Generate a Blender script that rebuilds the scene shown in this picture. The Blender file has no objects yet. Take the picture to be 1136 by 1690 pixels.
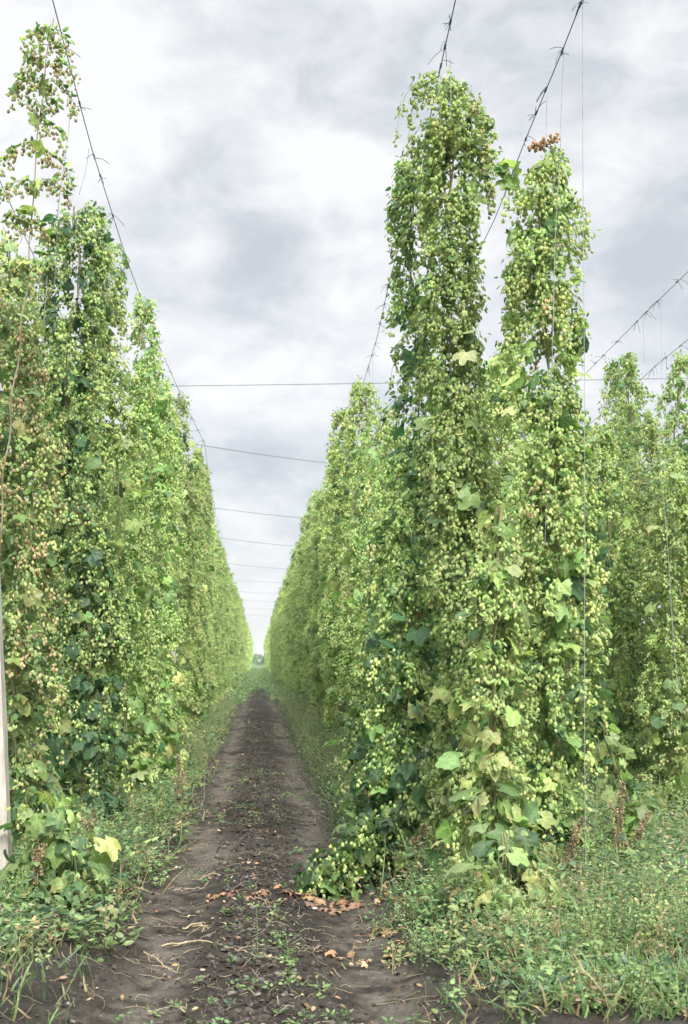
import bpy, math, random
import numpy as np

S = bpy.context.scene
COL = S.collection
R = math.radians

# ------------------------------------------------------------------ camera, world, sun, exposure
F_PX, VX, VY, CAM_H = 2000.0, 427.0, 1090.0, 1.6      # focal length in photo pixels, vanishing point of the rows
cam = bpy.data.cameras.new('camera')
cam.sensor_fit = 'VERTICAL'; cam.sensor_height = 36.0
cam.lens = 36.0 * F_PX / 1690.0
cam.shift_x = (568 - VX) / 1690.0
cam.shift_y = (VY - 845) / 1690.0
cam.clip_start = 0.1; cam.clip_end = 6000
cam.dof.use_dof = True; cam.dof.focus_distance = 8.3; cam.dof.aperture_fstop = 4.0
cam_o = bpy.data.objects.new('camera', cam); COL.objects.link(cam_o)
cam_o.location = (0, 0, CAM_H); cam_o.rotation_euler = (R(90), 0, 0)
S.camera = cam_o

S.view_settings.view_transform = 'Standard'; S.view_settings.look = 'None'
S.view_settings.gamma = 1.0; S.view_settings.use_curve_mapping = False
S.view_settings.exposure = 1.2

SUN_EL, SUN_AZ = 43, 168          # azimuth: 0 = +Y (ahead), 90 = +X (right)
w = bpy.data.worlds.new('World'); S.world = w; w.use_nodes = True
nt = w.node_tree; nt.nodes.clear()
def N(tree, typ, **kw):
    n = tree.nodes.new(typ)
    for k, v in kw.items():
        if k in n.inputs.keys() if isinstance(k, str) else False: n.inputs[k].default_value = v
        else: setattr(n, k, v)
    return n
def mathn(tree, op, a, b=None, clamp=False):
    n = tree.nodes.new('ShaderNodeMath'); n.operation = op; n.use_clamp = clamp
    for i, v in enumerate((a, b)):
        if v is None: continue
        if isinstance(v, (int, float)): n.inputs[i].default_value = v
        else: tree.links.new(v, n.inputs[i])
    return n.outputs[0]
SKYOFF = (4.35, 1.2, 0.0)
BANKS = [(-0.173, 0.525, 0.100, 0.160), (0.036, 0.412, 0.090, 0.045), (0.286, 0.412, 0.060, 0.060), (0.346, 0.515, 0.060, 0.050), (0.211, 0.505, -0.100, 0.120), (-0.079, 0.330, -0.060, 0.080), (0.026, 0.300, -0.090, 0.070), (0.011, 0.215, 0.100, 0.070), (-0.139, 0.420, -0.030, 0.050), (0.017, 0.130, -0.050, 0.060), (0.311, 0.320, 0.020, 0.080), (0.332, 0.235, 0.060, 0.060), (0.002, 0.025, 0.040, 0.050), (-0.049, 0.350, 0.060, 0.030)]
def build_world():
    L = nt.links
    tc = N(nt, 'ShaderNodeTexCoord'); sep = N(nt, 'ShaderNodeSeparateXYZ'); L.new(tc.outputs['Generated'], sep.inputs[0])
    sky = N(nt, 'ShaderNodeTexSky', sky_type='NISHITA', sun_disc=False, sun_elevation=R(SUN_EL), sun_rotation=R(SUN_AZ))
    skys = nt.nodes.new('ShaderNodeVectorMath'); skys.operation = 'SCALE'; skys.inputs['Scale'].default_value = 0.1
    L.new(sky.outputs[0], skys.inputs[0])
    # cloud deck: direction mapped like a shallow dome, so clouds flatten towards the horizon
    zz = mathn(nt, 'ADD', mathn(nt, 'MAXIMUM', sep.outputs['Z'], 0.0), 0.62)
    cx = mathn(nt, 'DIVIDE', sep.outputs['X'], zz); cy = mathn(nt, 'DIVIDE', sep.outputs['Y'], zz)
    cmb = N(nt, 'ShaderNodeCombineXYZ'); L.new(cx, cmb.inputs[0]); L.new(cy, cmb.inputs[1])
    cmb.inputs[2].default_value = 3.7
    def noise(scale, det, rough, off, dist=0.0):
        m = N(nt, 'ShaderNodeMapping'); m.inputs['Location'].default_value = off; m.inputs['Scale'].default_value = (1.0, 1.0, 1.7)
        L.new(tc.outputs['Generated'], m.inputs[0])
        n = N(nt, 'ShaderNodeTexNoise'); n.inputs['Scale'].default_value = scale; n.inputs['Detail'].default_value = det
        n.inputs['Roughness'].default_value = rough; n.inputs['Distortion'].default_value = dist
        L.new(m.outputs[0], n.inputs['Vector']); return n.outputs['Fac']
    big = noise(4.2, 7.0, 0.52, SKYOFF, 0.15)
    fine = noise(13.0, 9.0, 0.60, (1.1, 7.3, 2.0), 0.35)
    mixf = mathn(nt, 'ADD', mathn(nt, 'MULTIPLY', big, 0.62), mathn(nt, 'MULTIPLY', fine, 0.38))
    # broad bright and dark banks of the cloud deck, by direction (x per metre ahead, height per metre ahead)
    for (dx, dz, amp, wdt) in BANKS:
        amp = amp * (0.5 if amp < 0 else 1.1)
        v = np.array([dx, 1.0, dz]); v /= np.linalg.norm(v)
        dt = nt.nodes.new('ShaderNodeVectorMath'); dt.operation = 'DISTANCE'
        sq = nt.nodes.new('ShaderNodeVectorMath'); sq.operation = 'MULTIPLY'; L.new(tc.outputs['Generated'], sq.inputs[0]); sq.inputs[1].default_value = (1, 1, 1.35)
        L.new(sq.outputs[0], dt.inputs[0]); dt.inputs[1].default_value = (v[0], v[1], v[2] * 1.35)
        q = mathn(nt, 'DIVIDE', dt.outputs['Value'], wdt); q = mathn(nt, 'MULTIPLY', mathn(nt, 'MULTIPLY', q, q), -1.0)
        mixf = mathn(nt, 'ADD', mixf, mathn(nt, 'MULTIPLY', mathn(nt, 'EXPONENT', q), amp))
    cr = N(nt, 'ShaderNodeValToRGB'); L.new(mixf, cr.inputs[0])
    e = cr.color_ramp.elements
    e[0].position = 0.385; e[0].color = (0.268, 0.280, 0.300, 1)
    e[1].position = 0.575; e[1].color = (0.440, 0.440, 0.440, 1)
    for p, c in ((0.435, (0.300, 0.312, 0.330, 1)), (0.475, (0.342, 0.352, 0.368, 1)), (0.52, (0.385, 0.389, 0.398, 1))):
        x = e.new(p); x.color = c
    # overcast sky: brighter towards the zenith, gain added above the view to light foliage
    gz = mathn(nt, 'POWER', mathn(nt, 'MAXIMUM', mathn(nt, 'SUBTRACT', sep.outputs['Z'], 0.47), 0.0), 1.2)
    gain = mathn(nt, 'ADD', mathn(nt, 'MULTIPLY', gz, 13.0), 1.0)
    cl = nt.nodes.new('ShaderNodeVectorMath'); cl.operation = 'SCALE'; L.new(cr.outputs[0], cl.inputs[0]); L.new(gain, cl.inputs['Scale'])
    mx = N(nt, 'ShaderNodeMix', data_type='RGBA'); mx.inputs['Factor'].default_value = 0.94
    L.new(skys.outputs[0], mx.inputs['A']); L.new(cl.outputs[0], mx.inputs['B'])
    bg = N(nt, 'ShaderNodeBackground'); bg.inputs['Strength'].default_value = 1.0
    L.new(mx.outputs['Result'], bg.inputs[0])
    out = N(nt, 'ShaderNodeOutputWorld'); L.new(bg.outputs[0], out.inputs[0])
build_world()

sun = bpy.data.lights.new('sun', 'SUN'); sun.energy = 3.2; sun.angle = R(22); sun.color = (1.0, 0.95, 0.86)
sun_o = bpy.data.objects.new('sun', sun); COL.objects.link(sun_o)
sun_o.rotation_euler = (R(90 - SUN_EL), 0, R(180 - SUN_AZ))

# ------------------------------------------------------------------ numpy mesh helpers
def wx(px, Z): return (px - VX) * Z / F_PX
def wz(py, Z): return CAM_H + (VY - py) * Z / F_PX

def tagp(o, label=None, cat=None, group=None, kind=None):
    for k, v in (('label', label), ('category', cat), ('group', group), ('kind', kind)):
        if v: o[k] = v
    return o
def empty(name, loc, rz=0.0):
    o = bpy.data.objects.new(name, None); COL.objects.link(o); o.location = loc; o.rotation_euler = (0, 0, rz)
    o.empty_display_size = 0.3
    return o

class Mesh:
    """collects triangles with one colour per vertex, then builds ONE mesh object"""
    def __init__(s): s.v = []; s.f = []; s.c = []; s.n = 0
    def add(s, v, f, c):
        v = np.asarray(v, float).reshape(-1, 3); f = np.asarray(f, int).reshape(-1, 3)
        c = np.asarray(c, float)
        if c.ndim == 1: c = np.broadcast_to(c, (len(v), 3))
        s.v.append(v); s.f.append(f + s.n); s.c.append(c); s.n += len(v)
    def inst(s, t, pos, rot, scl, col, edge=None):
        """copies of template t: pos (N,3), rot (N,3,3), scl (N,) or (N,3), col (N,3), edge colour (N,3)"""
        n = len(pos)
        if n == 0: return
        tv, tf, sh, ed = t
        scl = np.asarray(scl, float)
        if scl.ndim == 1: scl = np.repeat(scl[:, None], 3, 1)
        lv = tv[None] * scl[:, None, :]
        v = np.einsum('nij,nvj->nvi', rot, lv) + pos[:, None, :]
        c = col[:, None, :] * sh[None, :, None]
        if edge is not None:
            k = ed[None, :, None]; c = c * (1 - k) + edge[:, None, :] * k
        f = tf[None] + (np.arange(n) * len(tv))[:, None, None]
        s.add(v.reshape(-1, 3), f.reshape(-1, 3), c.reshape(-1, 3))
    def tube(s, p, r, col, sides=5, cap=True):
        p = np.asarray(p, float); m = len(p); r = np.broadcast_to(np.asarray(r, float), (m,))
        t = np.gradient(p, axis=0); t /= np.linalg.norm(t, axis=1)[:, None] + 1e-9
        ref = np.array([0.31, 0.17, 0.93]) if abs(t[:, 2]).mean() < 0.8 else np.array([0.97, 0.2, 0.1])
        a = np.cross(t, ref); a /= np.linalg.norm(a, axis=1)[:, None] + 1e-9
        b = np.cross(t, a)
        th = np.arange(sides) * 2 * math.pi / sides
        v = p[:, None] + r[:, None, None] * (np.cos(th)[None, :, None] * a[:, None] + np.sin(th)[None, :, None] * b[:, None])
        i = np.arange(m - 1)[:, None] * sides + np.arange(sides)[None]
        j = np.arange(m - 1)[:, None] * sides + (np.arange(sides)[None] + 1) % sides
        q = np.concatenate([np.stack([i, j, j + sides], -1).reshape(-1, 3), np.stack([i, j + sides, i + sides], -1).reshape(-1, 3)])
        vv = v.reshape(-1, 3)
        if cap:
            vv = np.concatenate([vv, p[:1], p[-1:]]); k = m * sides
            c0 = [(k, (x + 1) % sides, x) for x in range(sides)]
            c1 = [(k + 1, (m - 1) * sides + x, (m - 1) * sides + (x + 1) % sides) for x in range(sides)]
            q = np.concatenate([q, np.array(c0 + c1)])
        s.add(vv, q, np.asarray(col, float))
    def box(s, lo, hi, col):
        x0, y0, z0 = lo; x1, y1, z1 = hi
        v = [(x0,y0,z0),(x1,y0,z0),(x1,y1,z0),(x0,y1,z0),(x0,y0,z1),(x1,y0,z1),(x1,y1,z1),(x0,y1,z1)]
        f = [(0,2,1),(0,3,2),(4,5,6),(4,6,7),(0,1,5),(0,5,4),(1,2,6),(1,6,5),(2,3,7),(2,7,6),(3,0,4),(3,4,7)]
        s.add(v, f, col)
    def data(s, name, mat, smooth=False):
        v = np.concatenate(s.v).astype(np.float32); f = np.concatenate(s.f).astype(np.int32); c = np.concatenate(s.c)
        me = bpy.data.meshes.new(name)
        me.vertices.add(len(v)); me.vertices.foreach_set('co', v.ravel())
        me.loops.add(f.size); me.loops.foreach_set('vertex_index', f.ravel())
        me.polygons.add(len(f)); me.polygons.foreach_set('loop_start', np.arange(0, f.size, 3, dtype=np.int32))
        a = me.color_attributes.new('Col', 'FLOAT_COLOR', 'POINT')
        cc = np.ones((len(v), 4), np.float32); cc[:, :3] = c
        a.data.foreach_set('color', cc.ravel())
        me.polygons.foreach_set('use_smooth', np.full(len(f), smooth))
        me.update(calc_edges=True)
        me.materials.append(mat)
        return me
    def build(s, name, mat, parent=None, smooth=False):
        o = bpy.data.objects.new(name, s.data(name, mat, smooth)); COL.objects.link(o)
        if parent is not None: o.parent = parent
        return o

def norm(a): return a / (np.linalg.norm(a, axis=-1, keepdims=True) + 1e-9)
def frames(d, n):
    """rotation matrices with local +X along d and local +Z near n"""
    x = norm(d); y = norm(np.cross(n, x)); z = np.cross(x, y)
    return np.stack([x, y, z], -1)

_P = np.random.default_rng(5).random((256, 256))
def vnoise(x, y):
    x = np.asarray(x, float); y = np.asarray(y, float)
    xi = np.floor(x).astype(int); yi = np.floor(y).astype(int); fx = x - xi; fy = y - yi
    fx = fx * fx * (3 - 2 * fx); fy = fy * fy * (3 - 2 * fy)
    a = _P[xi % 256, yi % 256]; b = _P[(xi + 1) % 256, yi % 256]; c = _P[xi % 256, (yi + 1) % 256]; d = _P[(xi + 1) % 256, (yi + 1) % 256]
    return (a * (1 - fx) + b * fx) * (1 - fy) + (c * (1 - fx) + d * fx) * fy
def fbm(x, y, s, o=4, g=0.5):
    t = 0; a = 1; k = 0
    for i in range(o):
        t = t + a * (vnoise(x * s + 17.3 * i, y * s + 9.1 * i) - 0.5); k += a; a *= g; s *= 2.03
    return t / k

# ------------------------------------------------------------------ materials
def foliage_mat(name, trans, rough, hue_var, spec=0.3, bump=0.0, sat=1.0):
    m = bpy.data.materials.new(name); m.use_nodes = True; t = m.node_tree; t.nodes.clear(); L = t.links
    at = N(t, 'ShaderNodeAttribute', attribute_name='Col')
    oi = N(t, 'ShaderNodeObjectInfo')
    hsv = N(t, 'ShaderNodeHueSaturation')
    mr = N(t, 'ShaderNodeMapRange'); mr.inputs['To Min'].default_value = 0.5 - hue_var; mr.inputs['To Max'].default_value = 0.5 + hue_var
    L.new(oi.outputs['Random'], mr.inputs['Value']); L.new(mr.outputs[0], hsv.inputs['Hue'])
    # blotches on the surface itself (age, mildew)
    tc = N(t, 'ShaderNodeTexCoord'); nz = N(t, 'ShaderNodeTexNoise'); nz.inputs['Scale'].default_value = 60; nz.inputs['Detail'].default_value = 3
    L.new(tc.outputs['Object'], nz.inputs['Vector'])
    mv = N(t, 'ShaderNodeMapRange'); mv.inputs['From Min'].default_value = 0.3; mv.inputs['From Max'].default_value = 0.7
    mv.inputs['To Min'].default_value = 0.8; mv.inputs['To Max'].default_value = 1.22
    L.new(nz.outputs['Fac'], mv.inputs['Value']); L.new(mv.outputs[0], hsv.inputs['Value']); hsv.inputs['Saturation'].default_value = sat
    vr = N(t, 'ShaderNodeMapRange'); vr.inputs['To Min'].default_value = 0.82 if hue_var else 1.0; vr.inputs['To Max'].default_value = 1.16 if hue_var else 1.0
    fr = mathn(t, 'FRACT', mathn(t, 'MULTIPLY', oi.outputs['Random'], 7.31)); L.new(fr, vr.inputs['Value'])
    vs = t.nodes.new('ShaderNodeVectorMath'); vs.operation = 'SCALE'; L.new(at.outputs['Color'], vs.inputs[0]); L.new(vr.outputs[0], vs.inputs['Scale'])
    L.new(vs.outputs[0], hsv.inputs['Color'])
    p = N(t, 'ShaderNodeBsdfPrincipled'); p.inputs['Roughness'].default_value = rough; p.inputs['Specular IOR Level'].default_value = spec
    L.new(hsv.outputs[0], p.inputs['Base Color'])
    out = N(t, 'ShaderNodeOutputMaterial')
    if bump:
        b = N(t, 'ShaderNodeBump'); b.inputs['Strength'].default_value = bump; b.inputs['Distance'].default_value = 0.004
        L.new(nz.outputs['Fac'], b.inputs['Height']); L.new(b.outputs[0], p.inputs['Normal'])
    if trans:
        tr = N(t, 'ShaderNodeBsdfTranslucent')
        hs2 = N(t, 'ShaderNodeHueSaturation'); hs2.inputs['Hue'].default_value = 0.497; hs2.inputs['Saturation'].default_value = 1.12; hs2.inputs['Value'].default_value = 1.6
        L.new(hsv.outputs[0], hs2.inputs['Color']); L.new(hs2.outputs[0], tr.inputs[0])
        mx = N(t, 'ShaderNodeMixShader'); mx.inputs[0].default_value = trans
        L.new(p.outputs[0], mx.inputs[1]); L.new(tr.outputs[0], mx.inputs[2]); L.new(mx.outputs[0], out.inputs[0])
    else: L.new(p.outputs[0], out.inputs[0])
    return m
M_LEAF = foliage_mat('hop_leaf', 0.34, 0.5, 0.012, 0.4, 0.3, sat=0.96)
M_CONE = foliage_mat('hop_cone', 0.25, 0.7, 0.008, 0.2, sat=0.95)
M_STEM = foliage_mat('plant_stem', 0.0, 0.7, 0.0, 0.25)
M_WEED = foliage_mat('weed_leaf', 0.3, 0.6, 0.0, 0.3)
M_DRY = foliage_mat('dry_plant', 0.1, 0.8, 0.0, 0.15)
M_SOIL = foliage_mat('soil_lump', 0.0, 0.95, 0.0, 0.1, 0.6)

def ground_mat():
    m = bpy.data.materials.new('soil'); m.use_nodes = True; t = m.node_tree; L = t.links
    p = t.nodes['Principled BSDF']; p.inputs['Roughness'].default_value = 0.95; p.inputs['Specular IOR Level'].default_value = 0.15
    at = N(t, 'ShaderNodeAttribute', attribute_name='Col'); tc = N(t, 'ShaderNodeTexCoord')
    n1 = N(t, 'ShaderNodeTexNoise'); n1.inputs['Scale'].default_value = 38; n1.inputs['Detail'].default_value = 8; n1.inputs['Roughness'].default_value = 0.7
    L.new(tc.outputs['Object'], n1.inputs['Vector'])
    vo = N(t, 'ShaderNodeTexVoronoi'); vo.inputs['Scale'].default_value = 45; L.new(tc.outputs['Object'], vo.inputs['Vector'])
    mr = N(t, 'ShaderNodeMapRange'); mr.inputs['From Min'].default_value = 0.3; mr.inputs['From Max'].default_value = 0.7; mr.inputs['To Min'].default_value = 0.62; mr.inputs['To Max'].default_value = 1.4
    L.new(n1.outputs['Fac'], mr.inputs['Value'])
    sc = t.nodes.new('ShaderNodeVectorMath'); sc.operation = 'SCALE'; L.new(at.outputs['Color'], sc.inputs[0]); L.new(mr.outputs[0], sc.inputs['Scale'])
    L.new(sc.outputs[0], p.inputs['Base Color'])
    h = mathn(t, 'ADD', mathn(t, 'MULTIPLY', n1.outputs['Fac'], 1.0), mathn(t, 'MULTIPLY', vo.outputs['Distance'], 0.7))
    b = N(t, 'ShaderNodeBump'); b.inputs['Strength'].default_value = 0.9; b.inputs['Distance'].default_value = 0.012
    L.new(h, b.inputs['Height']); L.new(b.outputs[0], p.inputs['Normal'])
    return m
def concrete_mat():
    m = bpy.data.materials.new('concrete'); m.use_nodes = True; t = m.node_tree; L = t.links
    p = t.nodes['Principled BSDF']; p.inputs['Roughness'].default_value = 0.85
    tc = N(t, 'ShaderNodeTexCoord'); mp = N(t, 'ShaderNodeMapping'); mp.inputs['Scale'].default_value = (1, 1, 0.35); L.new(tc.outputs['Object'], mp.inputs[0])
    n1 = N(t, 'ShaderNodeTexNoise'); n1.inputs['Scale'].default_value = 14; n1.inputs['Detail'].default_value = 9; n1.inputs['Roughness'].default_value = 0.68
    L.new(mp.outputs[0], n1.inputs['Vector'])
    cr = N(t, 'ShaderNodeValToRGB'); L.new(n1.outputs['Fac'], cr.inputs[0]); e = cr.color_ramp.elements
    e[0].position = 0.3; e[0].color = (0.25, 0.23, 0.195, 1); e[1].position = 0.68; e[1].color = (0.50, 0.475, 0.42, 1)
    L.new(cr.outputs[0], p.inputs['Base Color'])
    b = N(t, 'ShaderNodeBump'); b.inputs['Strength'].default_value = 0.6; b.inputs['Distance'].default_value = 0.006
    L.new(n1.outputs['Fac'], b.inputs['Height']); L.new(b.outputs[0], p.inputs['Normal'])
    return m
def wire_mat(name, col, rough=0.5, metal=0.0):
    m = bpy.data.materials.new(name); m.use_nodes = True; t = m.node_tree; L = t.links
    p = t.nodes['Principled BSDF']; p.inputs['Roughness'].default_value = rough; p.inputs['Metallic'].default_value = metal
    tc = N(t, 'ShaderNodeTexCoord'); n1 = N(t, 'ShaderNodeTexNoise'); n1.inputs['Scale'].default_value = 25; n1.inputs['Detail'].default_value = 4
    L.new(tc.outputs['Object'], n1.inputs['Vector'])
    cr = N(t, 'ShaderNodeValToRGB'); L.new(n1.outputs['Fac'], cr.inputs[0]); e = cr.color_ramp.elements
    e[0].position = 0.35; e[0].color = tuple(c * 0.6 for c in col) + (1,); e[1].position = 0.65; e[1].color = tuple(col) + (1,)
    L.new(cr.outputs[0], p.inputs['Base Color'])
    return m
M_GROUND = ground_mat(); M_CONC = concrete_mat()
M_WIRE = wire_mat('weathered_wire', (0.06, 0.12, 0.11), 0.5, 0.2)
M_TWINE = wire_mat('grey_twine', (0.30, 0.31, 0.32), 0.8)

# ------------------------------------------------------------------ ground
ROW = 1.68; PER = 3.36
def gprofile(x):
    u = np.abs(((x + PER / 2) % PER) - PER / 2)          # distance from the nearest alley centre
    ctr = 0.025 * np.exp(-(u / 0.24) ** 2)
    rut = -0.035 * np.exp(-((u - 0.52) / 0.17) ** 2)
    t = np.clip((u - 0.72) / 0.55, 0, 1); bank = 0.15 * t * t * (3 - 2 * t)
    return ctr + rut + bank, u
def gh(x, y):
    x = np.asarray(x, float); y = np.asarray(y, float)
    xx = x + 0.10 * fbm(x * 0 + 3.3, y, 0.35, 2)
    p, u = gprofile(xx)
    rough = np.where(u < 0.30, 1.0, np.where(u < 0.72, 0.30, 0.9))
    near = np.clip(1.6 - y / 40.0, 0.25, 1.0)
    z = p + 0.05 * fbm(x, y, 1.1, 3) + near * rough * (0.10 * fbm(x, y, 7.0, 4, 0.66)) + near * 0.022 * fbm(x, y, 30, 3, 0.6) * np.where(u < 0.30, 1.3, 1.0)
    return z * np.clip(1.0 - (np.abs(x) - 60) / 40, 0, 1)
def make_ground():
    xs = np.concatenate([-np.geomspace(3.0, 900, 60)[::-1] + 0.2, np.linspace(-2.75, 2.6, 330), np.geomspace(3.0, 900, 90) - 0.36])
    xs = np.unique(xs)
    ys = np.concatenate([np.linspace(-40, 3, 12), np.linspace(3.4, 4.7, 12), np.geomspace(4.75, 60, 800), np.geomspace(60.8, 2500, 90)])
    X, Y = np.meshgrid(xs, ys, indexing='ij'); Z = gh(X, Y)
    nx, ny = X.shape
    v = np.stack([X, Y, Z], -1).reshape(-1, 3)
    i = (np.arange(nx - 1)[:, None] * ny + np.arange(ny - 1)[None]).ravel()
    f = np.concatenate([np.stack([i, i + ny, i + ny + 1], -1), np.stack([i, i + ny + 1, i + 1], -1)])
    _, u = gprofile(X - 0.02 + 0.10 * fbm(X * 0 + 3.3, Y, 0.35, 2))
    big = fbm(X, Y, 0.9, 4) * 2; fine = fbm(X, Y, 9, 4, 0.6) * 2
    packed = np.exp(-((u - 0.54 + 0.22 * big) / 0.17) ** 2) * np.clip(0.68 + 1.3 * fine + 0.9 * big, 0.0, 1)
    c = np.array([0.029, 0.0255, 0.021])[None, None] * np.clip(1 + 0.6 * fine[..., None] + 0.3 * big[..., None], .4, 2)
    pk = np.array([0.088, 0.077, 0.065])[None, None] * (1 + 0.2 * fine[..., None])
    c = c * (1 - packed[..., None]) + pk * packed[..., None]
    # far away the ground reads as green cover between and beyond the rows
    g = np.clip((Y - 60) / 120, 0, 1)[..., None] * np.clip(0.6 + big[..., None], 0, 1)
    g = np.maximum(g, np.clip((Y - 225) / 20, 0, 1)[..., None])
    c = c * (1 - g) + np.array([0.075, 0.12, 0.05])[None, None] * g
    m = Mesh(); m.add(v, f, c.reshape(-1, 3))
    o = m.build('ground', M_GROUND, smooth=True); tagp(o, 'dark bare soil of the hop yard with wheel tracks running along the alley', kind='structure')
make_ground()

# ------------------------------------------------------------------ templates
def t_leaf_lobed(lobes=3, seed=0):
    """hop leaf: stalk end at the origin, tip at +X 1, lobed and toothed, veins raised, blade cupped"""
    rg = np.random.default_rng(seed)
    ang = np.linspace(-2.55, 2.55, 31)
    if lobes == 3: cent = [(-1.0, 0.84, 0.42), (0, 1.0, 0.36), (1.0, 0.84, 0.42)]
    elif lobes == 5: cent = [(-1.75, 0.58, .38), (-0.88, 0.86, 0.32), (0, 1.0, 0.28), (0.88, 0.86, 0.32), (1.75, 0.58, .38)]
    else: cent = [(0, 1.0, 0.75)]
    r = np.full(len(ang), 0.55)
    for a0, h, w_ in cent: r = np.maximum(r, 0.54 + (h - 0.54) * np.clip(1 - (np.abs(ang - a0) / (w_ * 1.6)) ** 1.25, 0, 1))
    r = r * (1 + 0.04 * np.where(np.arange(len(ang)) % 2 == 0, 1, -1)) * (1 + rg.normal(0, 0.02, len(ang)))
    x0 = 0.18
    v = [(x0, 0, 0)]; sh = [1.25]; ed = [0.0]
    for a, q in zip(ang, r):
        v.append((x0 + q * math.cos(a) * 0.5, q * math.sin(a) * 0.5, 0)); sh.append(1.02); ed.append(0.1)
    for a, q in zip(ang, r):
        v.append((x0 + q * math.cos(a), q * math.sin(a), 0)); sh.append(0.92); ed.append(1.0)
    v = np.array(v); rr = np.hypot(v[:, 0] - x0, v[:, 1])
    th = np.arctan2(v[:, 1], v[:, 0] - x0)
    fold = np.zeros(len(v))
    for a0, h, w_ in cent: fold = np.maximum(fold, np.exp(-((th - a0) / 0.22) ** 2))
    v[:, 2] = -0.30 * rr ** 2 - 0.06 * rr * fold + 0.05 * rr * np.sin(th * 5 + seed) + 0.10 * np.abs(v[:, 1])
    n = len(ang); f = []
    for i in range(n - 1):
        f.append((0, 1 + i, 2 + i))
        f.append((1 + i, 1 + n + i, 2 + n + i)); f.append((1 + i, 2 + n + i, 2 + i))
    return v, np.array(f), np.array(sh), np.array(ed)
def t_leaf_small():
    v = np.array([(0, 0, 0), (0.35, 0, 0.05), (0.72, 0, 0.0), (1.0, 0, -0.14), (0.22, 0.27, 0.02), (0.62, 0.26, -0.05), (0.22, -0.27, 0.02), (0.62, -0.26, -0.05)], float)
    f = np.array([(0, 1, 4), (1, 5, 4), (1, 2, 5), (2, 3, 5), (0, 6, 1), (1, 6, 7), (1, 7, 2), (2, 7, 3)])
    return v, f, np.array([1.15, 1.15, 1.1, .95, .95, .95, .95, .95]), np.array([0, 0, .2, 1, .5, .7, .5, .7])
def t_cone(layers=4, n=5):
    """hop cone hanging along -Z, length 1, of overlapping papery bracts"""
    v = []; f = []; sh = []
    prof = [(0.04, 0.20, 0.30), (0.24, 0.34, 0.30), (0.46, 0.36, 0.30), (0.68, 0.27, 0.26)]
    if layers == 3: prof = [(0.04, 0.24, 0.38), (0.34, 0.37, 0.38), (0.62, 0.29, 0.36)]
    for li, (z0, r1, ln) in enumerate(prof):
        for k in range(n):
            a = (k + 0.5 * (li % 2)) * 2 * math.pi / n; da = math.pi / n * 1.25
            b = len(v)
            rt = r1 * 0.55
            v += [(rt * math.cos(a - da), rt * math.sin(a - da), -z0), (rt * math.cos(a + da), rt * math.sin(a + da), -z0),
                  (r1 * 1.12 * math.cos(a - da * .8), r1 * 1.12 * math.sin(a - da * .8), -z0 - ln * 0.55),
                  (r1 * 1.12 * math.cos(a + da * .8), r1 * 1.12 * math.sin(a + da * .8), -z0 - ln * 0.55),
                  (r1 * 0.92 * math.cos(a), r1 * 0.92 * math.sin(a), -z0 - ln * 1.15)]
            f += [(b, b + 2, b + 1), (b + 1, b + 2, b + 3), (b + 2, b + 4, b + 3)]
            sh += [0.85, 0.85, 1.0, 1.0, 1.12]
    v.append((0, 0, -1.0)); sh.append(1.0)
    return np.array(v), np.array(f), np.array(sh), np.linspace(0, 1, len(v)) * 0
def t_blade():
    v = []; sh = []
    for t in (0, .35, .7):
        w_ = 0.030 * (1 - t * 0.6); x = 0.45 * t * t
        v += [(x, -w_, t), (x, w_, t)]; sh += [0.8 + .3 * t] * 2
    v.append((0.50, 0, 0.97)); sh.append(1.15)
    f = [(0, 1, 3), (0, 3, 2), (2, 3, 5), (2, 5, 4), (4, 5, 6)]
    return np.array(v), np.array(f), np.array(sh), np.zeros(7)
def t_clod(seed=1):
    rg = np.random.default_rng(seed)
    v = []; 
    for (z, r, n, o) in ((1, 0, 1, 0), (.55, .8, 5, 0), (-.35, .95, 6, .4)):
        for k in range(n):
            a = o + 2 * math.pi * k / n; v.append((r * math.cos(a), r * math.sin(a), z))
    v = np.array(v) * (1 + rg.normal(0, 0.16, (12, 1)))
    f = [(0, 1 + k, 1 + (k + 1) % 5) for k in range(5)]
    for k in range(6): f.append((6 + k, 6 + (k + 1) % 6, 1 + min(4, k)))
    for k in range(5): f.append((1 + k, 6 + (k + 1) % 6, 1 + (k + 1) % 5))
    v[:, 2] *= 0.6
    return v, np.array(f), np.full(12, 1.0), np.zeros(12)
T3 = [t_leaf_lobed(3, 0), t_leaf_lobed(3, 4), t_leaf_lobed(5, 2), t_leaf_lobed(1, 7)]
TS = t_leaf_small(); TC4 = t_cone(4, 5); TC3 = t_cone(3, 4); TB = t_blade(); TCL = [t_clod(1), t_clod(2), t_clod(3)]

# ------------------------------------------------------------------ hop plants
C_MID = np.array([0.148, 0.258, 0.074]); C_DARK = np.array([0.056, 0.122, 0.048]); C_LIGHT = np.array([0.262, 0.375, 0.105])
C_YEL = np.array([0.36, 0.37, 0.13]); C_BROWN = np.array([0.30, 0.26, 0.12]); C_PALE = np.array([0.29, 0.36, 0.15])
K_GREEN = np.array([0.49, 0.575, 0.235]); K_LIME = np.array([0.375, 0.485, 0.165]); K_TAN = np.array([0.54, 0.455, 0.26]); K_RUST = np.array([0.42, 0.28, 0.155])
UP = np.array([0, 0, 1.0])

def mixcols(rg, n, cols, w):
    w = np.array(w, float); w /= w.sum()
    k = rg.choice(len(cols), n, p=w); c = np.array(cols)[k]
    return c * (1 + rg.normal(0, 0.16, (n, 1))) * (1 + rg.normal(0, 0.05, (n, 3)))

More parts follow.
